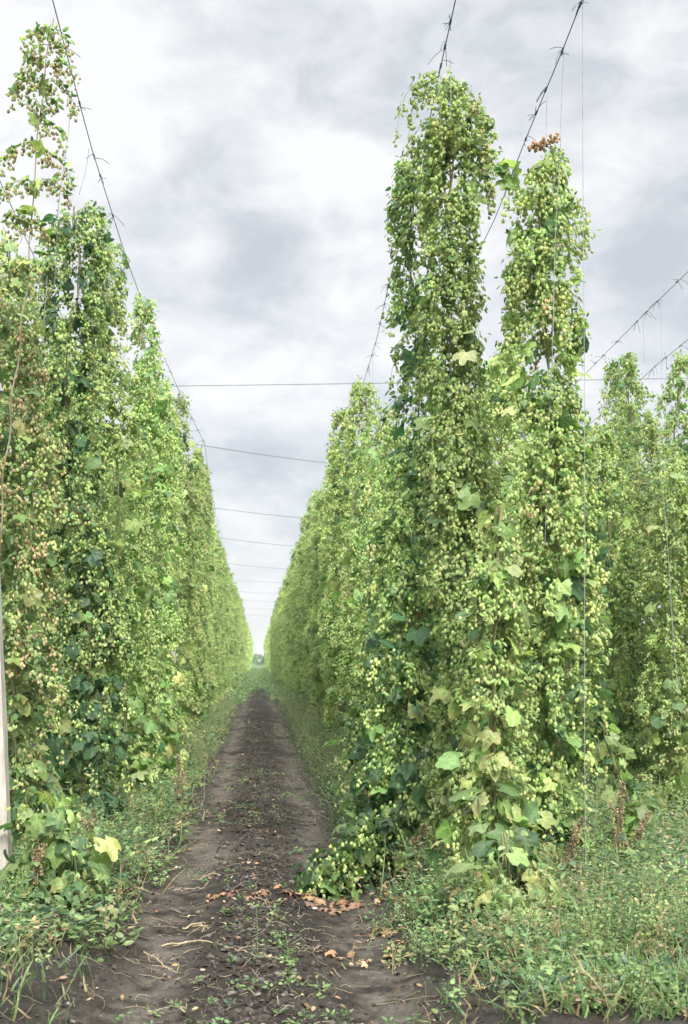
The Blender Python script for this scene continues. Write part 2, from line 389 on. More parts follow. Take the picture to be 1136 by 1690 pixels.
def scatter_leaves(m, rg, pos, out, size, col, edge, big=True):
    n = len(pos)
    if n == 0: return
    d = out * 0.55 - UP * rg.uniform(0.15, 1.0, (n, 1)) + rg.normal(0, 0.38, (n, 3))
    nn = out * 0.55 + UP * 0.75 + rg.normal(0, 0.42, (n, 3))
    rot = frames(d, nn)
    wid = rg.uniform(0.8, 1.1, n)
    scl = np.stack([size, size * wid, size * rg.uniform(0.5, 1.6, n)], -1)
    if big:
        k = rg.choice(4, n, p=[.38, .32, .08, .22])
        for i in range(4):
            s = k == i; m.inst(T3[i], pos[s], rot[s], scl[s], col[s], edge[s])
    else: m.inst(TS, pos, rot, scl, col, edge)

def scatter_cones(m, rg, pos, size, col, tpl):
    n = len(pos)
    if n == 0: return
    ax = UP + rg.normal(0, 0.28, (n, 3)); h = rg.normal(0, 1, (n, 3))
    z = norm(ax); x = norm(np.cross(h, z)); y = np.cross(z, x)
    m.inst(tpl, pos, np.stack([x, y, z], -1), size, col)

STYLE = dict(   # leaf mix dark, mid, light, pale, yellow, brown ; cone mix green, lime, tan, rust
    green=((.22, .44, .27, .05, .018, .002), (.62, .36, .02, .0)),
    dark=((.76, .19, .03, .01, .005, .005), (.40, .57, .02, .01)),
    light=((.10, .40, .42, .06, .018, .002), (.68, .29, .03, .0)),
    brown=((.22, .38, .24, .08, .07, .01), (.36, .16, .47, .01)),
    yellow=((.14, .30, .26, .23, .06, .01), (.68, .22, .10, .0)),
)
def hop_meshes(path, rad, zlo, zhi, seed, style='green', dens=1.0, coned=1.0, big=1.0, tpl=None, stem_top=None, ragged=0.26, stem_r=0.006, gap=1.0, depth=0.85):
    """stem, leaves and cones of one plant in its own coordinates.
    path(z) -> (x, y) of the stem, rad(z) -> reach of the side shoots"""
    rg = np.random.default_rng(seed)
    tpl = tpl or TC4
    lv, kv, sv = Mesh(), Mesh(), Mesh()
    lw, cw = STYLE[style]
    # main stem, winding round its string
    zt = stem_top or zhi
    zs = np.arange(0, zt + .05, 0.12); pth = np.array([path(z) for z in zs])
    for ph in (0, 2.3):
        P = np.stack([pth[:, 0] + 0.012 * np.cos(zs * 9 + ph), pth[:, 1] + 0.012 * np.sin(zs * 9 + ph), zs], -1)
        sv.tube(P, stem_r, (0.20, 0.20, 0.10), 5)
    nl = int(56 * dens * (zhi - zlo))
    # uneven clumping in height
    hz = zlo + (zhi - zlo) * (1 - (1 - rg.random(nl * 2)) ** 1.12); azn = rg.uniform(0, 2 * math.pi, nl * 2)
    gate = vnoise(hz * 3.1 + seed * 3.1, azn * 0.9 + seed * 0.7)
    ok = gate > rg.uniform(0.0, 0.62, nl * 2) * gap; hz = hz[ok][:nl]; azn = azn[ok][:nl]
    for h, az in zip(hz, azn):
        r = rad(h) * (1 + ragged * (vnoise(h * 3.3 + seed, az * 1.4 + 7) * 2 - 1.0)) * rg.uniform(0.74, 1.08)
        if r < 0.04: continue
        x0, y0 = path(h)
        o = np.array([math.cos(az), math.sin(az) * depth, 0.0])
        side = np.array([-o[1], o[0], 0])
        rise = rg.uniform(0.02, 0.14); droop = rg.uniform(0.10, 0.42) * min(1, r / 0.3)
        ns = 7; t = np.linspace(0, 1, ns)
        wob = rg.normal(0, 0.05)
        L = np.array([x0, y0, h]) + np.outer(r * np.sin(t * 1.45) / math.sin(1.45), o) + np.outer(rise * np.sin(t * 3.1) - droop * t ** 2, UP) + np.outer(wob * t * t, side)
        L[:, 2] = np.maximum(L[:, 2], 0.06 + 0.05 * rg.random())
        if rg.random() < 0.6: sv.tube(L, np.linspace(0.0028, 0.0014, ns), (0.16, 0.19, 0.075), 3, cap=False)
        # cone clusters on the outer two thirds
        ncl = max(2, int(round(r / 0.060)))
        tt = np.clip(rg.uniform(0.22, 1.06, ncl), 0, 1.0) ** 0.8
        q = np.stack([np.interp(tt, t, L[:, i]) for i in range(3)], -1)
        q = q[rg.random(ncl) < 0.88 * coned * min(1.0, 0.25 + 0.45 * h)]
        if len(q):
            k = rg.poisson(4.4, len(q)) + 1
            Q = np.repeat(q, k, 0); m_ = len(Q)
            Q = Q + rg.normal(0, 1, (m_, 3)) * np.array([0.019, 0.019, 0.014]) - UP * rg.uniform(0.0, 0.055, (m_, 1))
            cm = mixcols(rg, 1, [K_GREEN, K_LIME, K_TAN, K_RUST], cw)[0]      # a shoot ripens as a whole
            cc = 0.65 * cm + 0.35 * mixcols(rg, m_, [K_GREEN, K_LIME, K_TAN, K_RUST], cw)
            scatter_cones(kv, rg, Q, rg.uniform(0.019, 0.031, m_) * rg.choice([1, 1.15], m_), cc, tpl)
            k = 3; Q = np.repeat(q, k, 0) + rg.normal(0, 1, (len(q) * k, 3)) * 0.024; c = mixcols(rg, len(Q), [C_MID, C_LIGHT, C_DARK, C_PALE], [.40, .38, .14, .08])
            scatter_leaves(lv, rg, Q, np.repeat(o[None], len(Q), 0) + rg.normal(0, .4, (len(Q), 3)), rg.uniform(0.022, 0.045, len(Q)), c, c, big=False)
        # small leaves along the shoot
        n2 = max(3, int(r / 0.030))
        tt = rg.uniform(0.1, 1.0, n2); q = np.stack([np.interp(tt, t, L[:, i]) for i in range(3)], -1) + rg.normal(0, 0.016, (n2, 3))
        base = mixcols(rg, 1, [C_DARK, C_MID, C_LIGHT, C_PALE, C_YEL, C_BROWN], lw)[0]
        c = 0.5 * base + 0.5 * mixcols(rg, n2, [C_DARK, C_MID, C_LIGHT, C_PALE, C_YEL, C_BROWN], lw)
        scatter_leaves(lv, rg, q, np.repeat(o[None], n2, 0), rg.uniform(0.030, 0.068, n2), c, c * 1.05, big=False)
    # large lobed leaves on the main stem and shoot bases, fewer towards the top
    nb = int(52 * big * (zhi - zlo))
    h = zlo + (zhi - zlo) * rg.random(nb) ** 1.75
    az = rg.uniform(0, 2 * math.pi, nb)
    rr = np.array([rad(z) for z in h]) * rg.uniform(0.30, 0.94, nb)
    xy = np.array([path(z) for z in h])
    o = np.stack([np.cos(az), np.sin(az) * depth, 0 * az], -1)
    pos = np.stack([xy[:, 0], xy[:, 1], h], -1) + o * rr[:, None]
    # leaves of one height share an age: patches of dark, light and yellow
    g = vnoise(h * 1.7 + seed, az * 0.9 + seed)
    c = mixcols(rg, nb, [C_DARK, C_MID, C_LIGHT, C_PALE, C_YEL, C_BROWN], lw)
    c = np.where((g > 0.62)[:, None], 0.45 * c + 0.55 * C_DARK, c)
    low = np.clip(1 - h / max(zhi, 1), 0, 1)
    e = np.where((rg.random(nb) < 0.10 + 0.25 * low * (style in ('yellow', 'brown')))[:, None], C_YEL * 0.75, c * 0.95)
    scatter_leaves(lv, rg, pos, o, rg.uniform(0.055, 0.125, nb) * (0.85 + 0.4 * low), c, e, big=True)
    return sv, lv, kv

def hop_plant(loc, meshes, label, group=None, rz=0.0):
    root = empty('hop_plant', loc, rz); tagp(root, label, 'hop plant', group)
    for nm, m, mat in (('stem', meshes[0], M_STEM), ('leaves', meshes[1], M_LEAF), ('cones', meshes[2], M_CONE)):
        if m.n: m.build(nm, mat, root)
    return root

def from_profile(Z, rows, yoff=0.0):
    """silhouette rows (photo y, left x, right x) of a plant standing at distance Z, as a stem path and reach in metres"""
    rows = sorted(rows, key=lambda r: -r[0])
    zz = np.array([wz(r[0], Z) for r in rows]); cx = np.array([wx((r[1] + r[2]) / 2, Z) for r in rows]); rd = np.array([(r[2] - r[1]) / 2 * Z / F_PX for r in rows])
    x0 = float(np.interp(0.3, zz, cx))
    g0 = float(gh(x0, Z))
    path = lambda z: (float(np.interp(z + g0, zz, cx)) - x0, 0.05 * math.sin(z * 1.3 + Z))
    rad = lambda z: float(np.interp(z + g0, zz, rd)) * 0.98
    return (x0, Z, g0), path, rad, float(zz[0] - g0), float(zz[-1] - g0)

def custom(Z, rows, label, seed, zlo=None, **kw):
    loc, path, rad, z0, z1 = from_profile(Z, rows)
    lo = max(0.12, z0) if zlo is None else zlo
    return hop_plant(loc, hop_meshes(path, rad, lo, z1 - 0.07, seed, **kw), label, 'hop plants at the near ends of the rows')

# right row, near
custom(8.35, [(114,690,775),(150,664,792),(185,672,806),(230,688,808),(300,688,804),(400,688,798),(500,690,798),(600,694,798),(700,698,808),(800,698,818),(900,700,840),(1000,715,850),(1100,720,850),(1200,715,845),(1300,680,850),(1400,670,850),(1485,680,845)],
       'tallest hop plant right of the path, thick with pale cones up to the wire', 11, style='green', dens=1.75, coned=1.15)
custom(8.95, [(252,662,700),(340,646,715),(450,640,720),(560,645,735),(700,638,745),(800,625,750),(900,615,750),(1000,603,750),(1100,600,750),(1200,600,745),(1300,602,730),(1400,585,700),(1440,585,690)],
       'dark green hop plant behind the tallest one, on its path side', 12, style='dark', dens=1.35)
custom(7.85, [(246,882,925),(275,856,944),(320,836,952),(360,830,962),(420,824,964),(500,826,968),(600,836,970),(700,840,978),(800,832,985),(900,840,992),(1000,850,998),(1100,858,996),(1200,868,980),(1300,850,975),(1400,840,975),(1500,850,960)],
       'broad hop plant ending below the wire with rusty dried cones at its tip', 13, style='green', dens=1.6, coned=1.15)
custom(7.35, [(820,800,850),(900,785,862),(1000,765,872),(1100,752,880),(1200,745,885),(1300,740,895),(1380,720,910),(1450,705,935),(1520,720,930)],
       'yellowing large-leaved hop plant between the two tallest right plants', 14, style='yellow', dens=0.85, coned=0.75, big=1.5, stem_r=0.008)
custom(8.3, [(1150,968,992),(1230,978,1030),(1320,990,1085),(1400,995,1070),(1470,1005,1045)],
       'short straggly hop plant with sparse yellow leaves at the right edge', 15, style='yellow', dens=0.4, coned=0.35, big=1.2)
custom(13.7, [(690,968,1003),(740,958,1025),(820,955,1048),(900,955,1058),(1000,960,1064),(1100,962,1060),(1200,968,1060),(1320,965,1060)],
       'light hop plant filling the gap between the broad plant and the pointed next row', 19, style='light', dens=1.1)
custom(12.4, [(770,1085,1130),(830,1070,1150),(950,1062,1160),(1100,1060,1160),(1230,1060,1160),(1330,1070,1150)],
       'light hop plant cut by the right edge of the photo, in the next row', 20, style='light', dens=1.0)
# right row behind, partly hidden
custom(12.4, [(700,640,690),(760,610,700),(850,600,710),(950,590,710),(1100,585,700),(1250,590,690),(1330,590,680)],
       'shorter hop plant between the dark one and the one under the first cross wire', 16, style='green')
custom(14.6, [(690,600,660),(760,575,660),(850,560,670),(1000,555,660),(1150,560,650),(1290,570,640)],
       'pale hop plant filling the row behind the shorter one', 17, style='light')
custom(17.0, [(628,585,612),(660,570,640),(730,565,640),(800,540,640),(900,530,630),(1050,530,620),(1200,540,620),(1270,550,610)],
       'lacy hop plant whose tip reaches the level first cross wire', 18, style='light', dens=0.95)
# left row, near
custom(10.0, [(340,88,162),(375,62,184),(430,64,202),(490,64,196),(560,60,165),(650,58,160),(750,66,170),(850,70,185),(950,86,200),(1050,90,210),(1150,78,215),(1250,60,220),(1380,50,220)],
       'dense dark-leaved hop plant with a rounded top, second from the left edge', 21, style='dark', dens=1.35, big=1.3, coned=1.0)
custom(11.6, [(390,150,208),(440,140,220),(520,140,202),(600,140,212),(700,145,235),(850,150,245),(1000,150,250),(1150,150,262),(1280,150,272),(1365,155,265)],
       'lacy light green hop plant right of the round-topped dark one', 22, style='light', dens=0.85)
custom(13.3, [(486,224,246),(540,204,262),(600,205,280),(650,208,290),(750,205,292),(900,205,300),(1050,205,300),(1200,205,308),(1320,210,308)],
       'pointed light green hop plant in front of the second concrete post', 23, style='light', dens=0.9)
custom(8.55, [(475,-10,40),(520,-30,60),(600,-45,85),(700,-45,98),(800,-45,100),(900,-45,100),(1000,-45,95),(1100,-45,95),(1200,-45,95),(1300,-40,85),(1400,-40,70),(1440,-30,60)],
       'hop plant with ripe tan cones at the left edge behind the near post', 24, style='brown', dens=1.3, coned=1.0, big=1.1)
custom(10.3, [(390,0,22),(430,-10,45),(500,-30,60),(600,-40,70),(800,-50,60),(1000,-50,60),(1300,-50,50),(1380,-40,40)],
       'hop plant at the far left edge with its thin tip beside the bare stem', 25, style='brown', dens=0.8)

custom(7.2, [(1290,20,80),(1340,10,150),(1400,0,190),(1460,-10,205),(1525,-10,170)],
       'low leafy hop shoots sprawling at the foot of the near post', 26, style='green', dens=1.0, coned=.25, big=3.0)
custom(6.7, [(1370,810,850),(1430,765,920),(1490,730,965),(1560,725,955)],
       'low leafy hop shoots in front of the yellowing plant, lowest on the right', 28, style='yellow', dens=1.2, coned=.2, big=3.6)
custom(9.6, [(1180,560,600),(1230,552,640),(1300,560,660),(1380,560,670)],
       'low leafy hop shoots between the path and the dark green plant', 27, style='dark', dens=1.0, coned=.4, big=2.0)

def bare_topped():
    """the tall thin bine at the far left: a bare stem with tiers of tan cones reaching the wire"""
    Z = 7.6; rg = np.random.default_rng(77)
    ys = [1500, 1100, 800, 600, 480, 400, 280, 170, 90, 28]; xs = [-12, -8, 5, 28, 44, 50, 58, 68, 80, 86]
    x0 = wx(-12, Z); g0 = float(gh(x0, Z))
    sv, lv, kv = Mesh(), Mesh(), Mesh()
    yy = np.linspace(1500, 28, 60); P = np.stack([np.interp(-yy, -np.array(ys), xs), yy], -1)
    P3 = np.stack([wx(P[:, 0] + 2 * np.sin(yy / 22), Z) - x0, 0.02 * np.sin(yy / 18), wz(P[:, 1], Z) - g0], -1); P3[0, 2] = 0
    sv.tube(P3, np.linspace(0.008, 0.004, 60), (0.20, 0.17, 0.11), 6)
    tiers = [(48, -46, 30), (75, -42, 22), (95, -60, 0), (108, 0, 48), (130, -46, 0), (140, 0, 50), (175, -22, 30), (205, 0, 40), (236, -62, 0), (252, 0, 62),
             (300, -60, 0), (305, 0, 58), (350, -45, 12), (370, -30, 30), (430, -38, 14)]
    for (y, a, b) in tiers:
        sx = float(np.interp(-y, -np.array(ys), xs))
        for e_ in (a, b):
            if e_ == 0: continue
            t = np.linspace(0, 1, 8); d = rg.uniform(-0.35, 0.35)
            L = np.stack([wx(sx + e_ * t, Z) - x0, d * abs(e_) * Z / F_PX * t, wz(y, Z) - g0 + rg.uniform(.01, .06) * np.sin(t * 2.6) - rg.uniform(.06, .24) * t ** 2 * abs(e_) / 60], -1)
            sv.tube(L, np.linspace(0.003, 0.0015, 8), (0.17, 0.18, 0.08), 4)
            n = int(abs(e_) * 0.9); tt = (rg.integers(1, 7, n) / 6 + rg.normal(0, .035, n)).clip(0.08, 1)
            q = np.stack([np.interp(tt, t, L[:, i]) for i in range(3)], -1) + rg.normal(0, 1, (n, 3)) * [0.014, 0.016, 0.014] - UP * rg.uniform(0.0, 0.085, (n, 1))
            scatter_cones(kv, rg, q, rg.uniform(0.020, 0.029, n), mixcols(rg, n, [K_GREEN, K_TAN, K_RUST], [.42, .52, .06]) * [.82, .84, .80], TC4)
            n = int(abs(e_) * 0.55); tt = rg.uniform(0.05, 1.0, n)
            q = np.stack([np.interp(tt, t, L[:, i]) for i in range(3)], -1) + rg.normal(0, 0.01, (n, 3))
            o = np.repeat(np.array([[np.sign(e_), 0, 0.3]]), n, 0)
            c = mixcols(rg, n, [C_MID, C_LIGHT, C_DARK], [.5, .3, .2])
            scatter_leaves(lv, rg, q, o, rg.uniform(0.03, 0.06, n), c, c, big=False)
        if rg.random() < 0.7:
            q = np.array([[wx(sx, Z) - x0, 0, wz(y, Z) - g0]]); c = mixcols(rg, 1, [C_MID, C_LIGHT], [.5, .5])
            scatter_leaves(lv, rg, q, np.array([[np.sign(a + b) or 1, -0.3, 0.1]]), np.array([0.085]), c, c * .9)
    hop_plant((x0, Z, g0), (sv, lv, kv), 'nearly bare hop stem with spaced tiers of tan cones, tallest on the left', 'hop plants at the near ends of the rows')
bare_topped()

def tip_extras():
    """the rusty dried cones on the broad plant's tip and its shoot reaching over to the neighbour"""
    root = [o for o in bpy.data.objects if 'rusty dried cones' in str(o.get('label', ''))][0]
    l = root.location; Z = 8.0; rg = np.random.default_rng(5)
    kv, sv, lv = Mesh(), Mesh(), Mesh()
    def P(px, py, dy=0.0): return np.array([wx(px, Z) - l.x, dy, wz(py, Z) - l.z])
    for a, b, n in ((P(866, 256), P(893, 250), 44), (P(895, 247), P(913, 240), 20), (P(888, 288), P(908, 282), 18)):
        t = rg.random((n, 1)); q = a * (1 - t) + b * t + rg.normal(0, 1, (n, 3)) * [0.012, 0.02, 0.014]
        scatter_cones(kv, rg, q, rg.uniform(0.022, 0.03, n), mixcols(rg, n, [K_RUST, K_TAN * [1, .8, .7]], [.6, .4]), TC4)
    k = kv.build('dried_cones', M_CONE, root); k['label'] = 'rusty brown dried cones'
    for pts in ([P(908, 300), P(906, 275), P(898, 258), P(870, 256)], [P(908, 290), P(903, 262), P(897, 250), P(912, 241)],
                [P(895, 305), P(865, 303), P(835, 304), P(800, 299)], [P(835, 304), P(820, 292), P(805, 286)]):
        t = np.linspace(0, 1, 14); pp = np.array(pts); u = np.linspace(0, 1, len(pp))
        sv.tube(np.stack([np.interp(t, u, pp[:, i]) for i in range(3)], -1), 0.0035, (0.13, 0.12, 0.07), 5)
    sv.build('tip_shoots', M_STEM, root)
    q = np.array([P(840, 300), P(830, 296), P(822, 288), P(838, 312), P(812, 286)]); q = np.concatenate([q, q + rg.normal(0, .02, q.shape)])
    c = mixcols(rg, len(q), [C_MID, C_LIGHT], [.5, .5])
    scatter_leaves(lv, rg, q, np.repeat([[-.3, -.6, 0.]], len(q), 0), rg.uniform(.05, .1, len(q)), c, c * .9)
    lv.build('shoot_leaves', M_LEAF, root)
tip_extras()

# a pool of plants for the receding rows, lean +X from the row line to the wire
def generic(seed, style, h=5.35, top_r=0.12, mid_r=0.42, lean=0.42, dens=1.0, coned=1.0):
    rg = np.random.default_rng(seed)
    ph = rg.uniform(0, 6)
    path = lambda z: (lean * (z / 5.4) + 0.04 * math.sin(z * 1.1 + ph), 0.06 * math.sin(z * 0.9 + ph * 2))
    kz = [0, 0.5, 1.5, 3.0, h - 1.2, h - 0.4, h]
    kr = [mid_r * 1.0, mid_r * 1.12, mid_r * 1.05, mid_r * rg.uniform(.9, 1.1), mid_r * rg.uniform(.75, .95), mid_r * rg.uniform(.45, .7), top_r]
    rad = lambda z: float(np.interp(z, kz, kr))
    s, l, k = hop_meshes(path, rad, 0.12, h, seed, style=style, dens=dens, tpl=TC3, coned=coned, big=0.8, depth=1.0)
    return [('stem', s.data('stem', M_STEM), M_STEM), ('leaves', l.data('leaves', M_LEAF), M_LEAF), ('cones', k.data('cones', M_CONE), M_CONE)]
POOL = [generic(101, 'green'), generic(102, 'light'), generic(103, 'light', 5.25, mid_r=.38), generic(104, 'green', 5.4, mid_r=.44),
        generic(105, 'dark', 5.2), generic(106, 'light', 5.3, mid_r=.40), generic(107, 'yellow', 5.3)]
def place_pool(k, x, y, lean_dir, zs, label, group, rz=0.0):
    root = empty('hop_plant', (x, y, float(gh(x, y)) - 0.02), (0 if lean_dir > 0 else math.pi) + rz)
    wid = rr.uniform(.84, 1.16); root.scale = (wid, wid, zs); tagp(root, label, 'hop plant', group)
    for nm, me, mat in POOL[k]:
        o = bpy.data.objects.new(nm, me); COL.objects.link(o); o.parent = root
    return root
rr = random.Random(9)
ROWS = [  # base x, lean, distances, label, group
    (-1.68, 1, [14.7, 15.9, 17.1, 18.2, 22.8] + list(np.arange(24.0, 112, 1.33)), 'left of the path', 'L', 1.0),
    (-1.80, -1, list(np.arange(11.4, 34, 1.45)), 'left of the path, outer wire', 'Lo', 1.0),
    (1.68, -1, [18.3, 19.6] + list(np.arange(21.0, 26.4, 1.3)) + list(np.arange(27.0, 112, 1.33)), 'right of the path', 'R', 1.0),
    (1.78, 1, [10.0] + list(np.arange(11.4, 34, 1.45)), 'right of the path, outer wire', 'Ro', 0.86),
    (4.88, -1, [12.9, 13.9, 14.9, 15.75, 16.8] + list(np.arange(18.2, 48, 1.4)), 'of the next row right, near side', 'R2', 1.0),
    (5.14, 1, list(np.arange(14.0, 40, 1.9)), 'of the next row right, far side', 'R2o', 1.0),
    (8.40, -1, list(np.arange(28, 40, 1.8)), 'in the third row to the right', 'R3', 1.0),
    (-5.04, 1, list(np.arange(21, 40, 1.5)), 'in the second row to the left', 'L2', 1.0),
]
SEG = [(0, 17.7, 'before the first cross wire'), (17.7, 23.4, 'just past the first cross wire'), (23.4, 32.7, 'just past the second cross wire'),
       (32.7, 41, 'just past the third cross wire'), (41, 51.5, 'just past the fourth cross wire'), (51.5, 999, 'tiny beyond the fifth cross wire')]
HT = {('R2', 11.9): .70, ('R2', 12.9): .68, ('R2', 13.9): .80, ('R2o', 14.0): .84, ('R2', 14.9): .98, ('R2', 15.75): 1.0, ('R2', 16.8): .86, ('R', 18.3): .98, ('R', 19.6): .94, ('L', 18.2): 1.0, ('L', 22.8): 1.03, ('L', 24.0): 1.03, ('L', 15.9): .95, ('L', 14.7): .93}
for bx, lean, ds, where, code, hs in ROWS:
    for i, y in enumerate(ds):
        y = float(y) + rr.uniform(-.12, .12) * (y > 20)
        k = rr.choice([1, 2, 5]) if code[:2] == 'R2' else rr.choice([0, 1, 1, 2, 3, 5, 5, 0, 4 if y < 60 else 1, 6 if rr.random() < .6 else 2])
        zs = HT.get((code, round(float(ds[i]), 2)), hs * rr.choice([rr.uniform(0.95, 1.03), rr.uniform(0.86, 0.98)]))
        if code == 'R' and 21 <= y < 26.5: zs = rr.uniform(.86, .92)
        seg = [s for a, b, s in SEG if a <= y < b][0]
        place_pool(k, bx + (.2 if code == 'L' and 22 < y < 26 else 0) + rr.uniform(-.06, .06), y, lean, zs, 'hop plant %s, %s' % (where, seg),
                   'hop plants in the receding rows', rr.uniform(-.35, .35))

def far_rows():
    """the rows beyond a hundred metres: too many and too small to tell apart"""
    rg = np.random.default_rng(3); m = Mesh()
    for side in (-1, 1):
        for bx, dens in ((1.68, 1.0), (5.04, .5)):
            y = rg.uniform(112, 225, int(26000 * dens)); zz = rg.uniform(0.1, 5.3, len(y)) 
            top = 4.9 + 0.5 * vnoise(y * 0.75, y * 0 + side)
            z = np.minimum(zz, top)
            ax = side * (bx - 0.42 * z / 5.4)
            a = rg.uniform(0, 2 * math.pi, len(y)); r = 0.42 * rg.uniform(.5, 1.05, len(y)) * np.clip((5.6 - z) / 1.2, .3, 1)
            pos = np.stack([ax + np.cos(a) * r, y, z], -1)
            n = rg.normal(0, 1, (len(y), 3)); d = rg.normal(0, 1, (len(y), 3))
            c = mixcols(rg, len(y), [C_MID, C_LIGHT, C_PALE, K_GREEN], [.25, .3, .15, .3])
            m.inst(TS, pos, frames(d, n), rg.uniform(.12, .26, len(y)), c)
    tagp(m.build('distant_hop_foliage', M_LEAF), 'far ends of the hop rows closing in at the vanishing point', 'hop rows', kind='stuff')
far_rows()

def distant_trees():
    rg = np.random.default_rng(8); m = Mesh(); n = 26000
    x = rg.uniform(-160, 240, n); t = vnoise(x * 0.09, x * 0 + 3) * 3.0 + vnoise(x * 0.4, x * 0 + 9) * 1.5 + 1.2
    z = rg.random(n) ** .7 * t; y = 430 + rg.uniform(-6, 6, n)
    m.inst(TS, np.stack([x, y, z], -1), frames(rg.normal(0, 1, (n, 3)), rg.normal(0, 1, (n, 3))), rg.uniform(.5, 1.1, n), mixcols(rg, n, [C_DARK, C_MID], [.6, .4]))
    tagp(m.build('distant_treeline', M_LEAF), 'low bluish line of trees on the horizon at the end of the path', 'treeline', kind='stuff')
distant_trees()

# ------------------------------------------------------------------ posts, wires, twine
POST_LABELS = []
def post(x, y, h, lean, label):
    root = empty('trellis_post', (x, y, float(gh(x, y)) - 0.05)); tagp(root, label, 'post', 'concrete trellis posts')
    m = Mesh(); w_ = 0.072; ch = 0.014
    prof = [(-w_, -w_ + ch), (-w_ + ch, -w_), (w_ - ch, -w_), (w_, -w_ + ch), (w_, w_ - ch), (w_ - ch, w_), (-w_ + ch, w_), (-w_, w_ - ch)]
    zs = np.linspace(0, h, 26); rg = np.random.default_rng(int(y * 10)); v = []; 
    for z in zs:
        k = 1 - 0.12 * z / h
        for (a, b) in prof: v.append((a * k + lean * z + rg.normal(0, .0012), b * k + rg.normal(0, .0012), z))
    f = []
    for i in range(25):
        for j in range(8):
            a = i * 8 + j; b = i * 8 + (j + 1) % 8; f += [(a, b, b + 8), (a, b + 8, a + 8)]
    v.append((lean * h, 0, h)); f += [(200 + j, 200 + (j + 1) % 8, 208) for j in range(8)]
    m.add(v, f, (.4, .4, .4)); m.build('shaft', M_CONC, root)
    c = Mesh()
    for zc in (h - 0.10, h - 0.16):
        th = np.linspace(0, 2 * math.pi, 13); rr_ = 0.092
        c.tube(np.stack([rr_ * np.cos(th) + lean * zc, rr_ * np.sin(th), np.full(13, zc)], -1), 0.005, (.05, .06, .06), 5)
    c.build('wire_binding', M_WIRE, root)
post(-1.565, 7.35, 5.5, -0.040, 'pale concrete post at the left edge of the path, nearest to the camera')
post(-1.76, 17.2, 5.55, 0.0, 'concrete post in the left row glimpsed through the lacy plants')
post(-1.545, 22.4, 5.55, 0.0, 'concrete post in the left row with its top standing clear of the plants')
for i, (y1, y2) in enumerate(((32.0, 34.0), (39.8, 42.2), (50, 52.7), (60, 62.5), (70, 72))):
    for sx, yy in ((-1.62, y1), (1.62, y2)):
        post(sx, yy, 5.45, 0.0, 'concrete post buried in the %s row beyond the third cross wire' % ('left' if sx < 0 else 'right'))
for yy in (17.6, 24.6): post(1.56, yy, 5.2, 0.0, 'concrete post buried in the right row near the %s cross wire' % ('first' if yy < 20 else 'second'))
for yy in (18.2, 26, 34): post(5.09, yy, 4.9, 0.0, 'concrete post standing among the plants of the next row to the right')

def wire_thing(name, pts, r, label, cat, group, ties=(), strings=(), seed=0, smooth=True):
    """pts in world metres; ties: distances y at which cut twine ends are knotted"""
    pts = np.array(pts, float); base = pts[0].copy(); rg = np.random.default_rng(seed)
    root = empty(name, base); tagp(root, label, cat, group)
    P = pts - base
    m = Mesh(); m.tube(P, r, (.05, .07, .07), 5); m.build('cable', M_WIRE, root)
    for y in ties:
        t = np.interp(y, pts[:, 1], np.arange(len(pts))); p = np.array([np.interp(t, np.arange(len(pts)), P[:, i]) for i in range(3)])
        k = Mesh()
        th = np.linspace(0, 7 * math.pi, 30); s = np.linspace(-.03, .03, 30)
        d = norm(P[min(len(P) - 1, int(t) + 1)] - P[int(t)]) if int(t) + 1 < len(P) else np.array([0, 1, 0])
        k.tube(p + np.outer(s, d) + np.stack([np.cos(th), 0 * th, np.sin(th)], -1) * (r + 0.0025), 0.0026, (.05, .06, .05), 4)
        for e in range(rg.integers(3, 7)):
            dr = norm(rg.normal(0, 1, 3) * [1.0, .8, .6] + [0, 0, -0.25]); ln = rg.uniform(.03, .13); tt = np.linspace(0, 1, 6)
            k.tube(p + d * rg.uniform(-.08, .08) + np.outer(tt * ln, dr) + np.outer(-tt ** 2 * ln * rg.uniform(0.1, .7), UP), 0.0024, (.05, .06, .05), 4)
        k.build('twine_knot', M_WIRE, root)
    return root
def pxp(px, py): 
    Z = 4.0 * F_PX / (VY - py); return (wx(px, Z), Z, 5.6)
def run(start, x_end, y_end, seed):
    """wire from the measured near points on towards the vanishing point, sagging a little between posts"""
    rg = np.random.default_rng(seed); pts = [np.array(p) for p in start]
    x = pts[-1][0]; y = pts[-1][1]
    while y < y_end:
        y += 1.6; x += (x_end - x) * 0.12
        pts.append(np.array([x + 0.015 * math.sin(y * 2.1 + seed), y, 5.56 - 0.10 * abs(math.sin(y * 0.39 + seed))]))
    return pts
def dense(pts):
    pts = np.array(pts); y = np.concatenate([np.arange(pts[0, 1], 26, .5), pts[pts[:, 1] > 26, 1]])
    return np.stack([np.interp(y, pts[:, 1], pts[:, i]) for i in range(3)], -1)
def ext(a, b, y0):
    a, b = np.array(a), np.array(b); t = (y0 - a[1]) / (b[1] - a[1]); return tuple(a + (b - a) * t)
GW = 'long wires strung over the rows'
L1 = [pxp(95, 30), pxp(150, 240), pxp(210, 430), pxp(258, 560), pxp(300, 655), pxp(338, 732)]
wire_thing('trellis_wire', dense(run([ext(L1[0], L1[1], 1.0)] + L1, -1.25, 220, 1)), 0.0037, 'long green wire over the left row, running down past the bare stem', 'wire', GW,
           ties=[7.9, 8.7, 9.6, 10.0, 10.9, 12.2, 13.6, 15.2, 16.8, 18.5, 19.2, 20.0, 21.0, 22], seed=1)
L2 = [pxp(13, 327), pxp(73, 460), pxp(140, 600)]
wire_thing('trellis_wire', dense(run([ext(L2[0], L2[1], 1.0)] + L2, -2.1, 80, 2)), 0.0038, 'thin wire crossing behind the bare stem at the left edge', 'wire', GW, ties=[11.3, 12.4], seed=2)
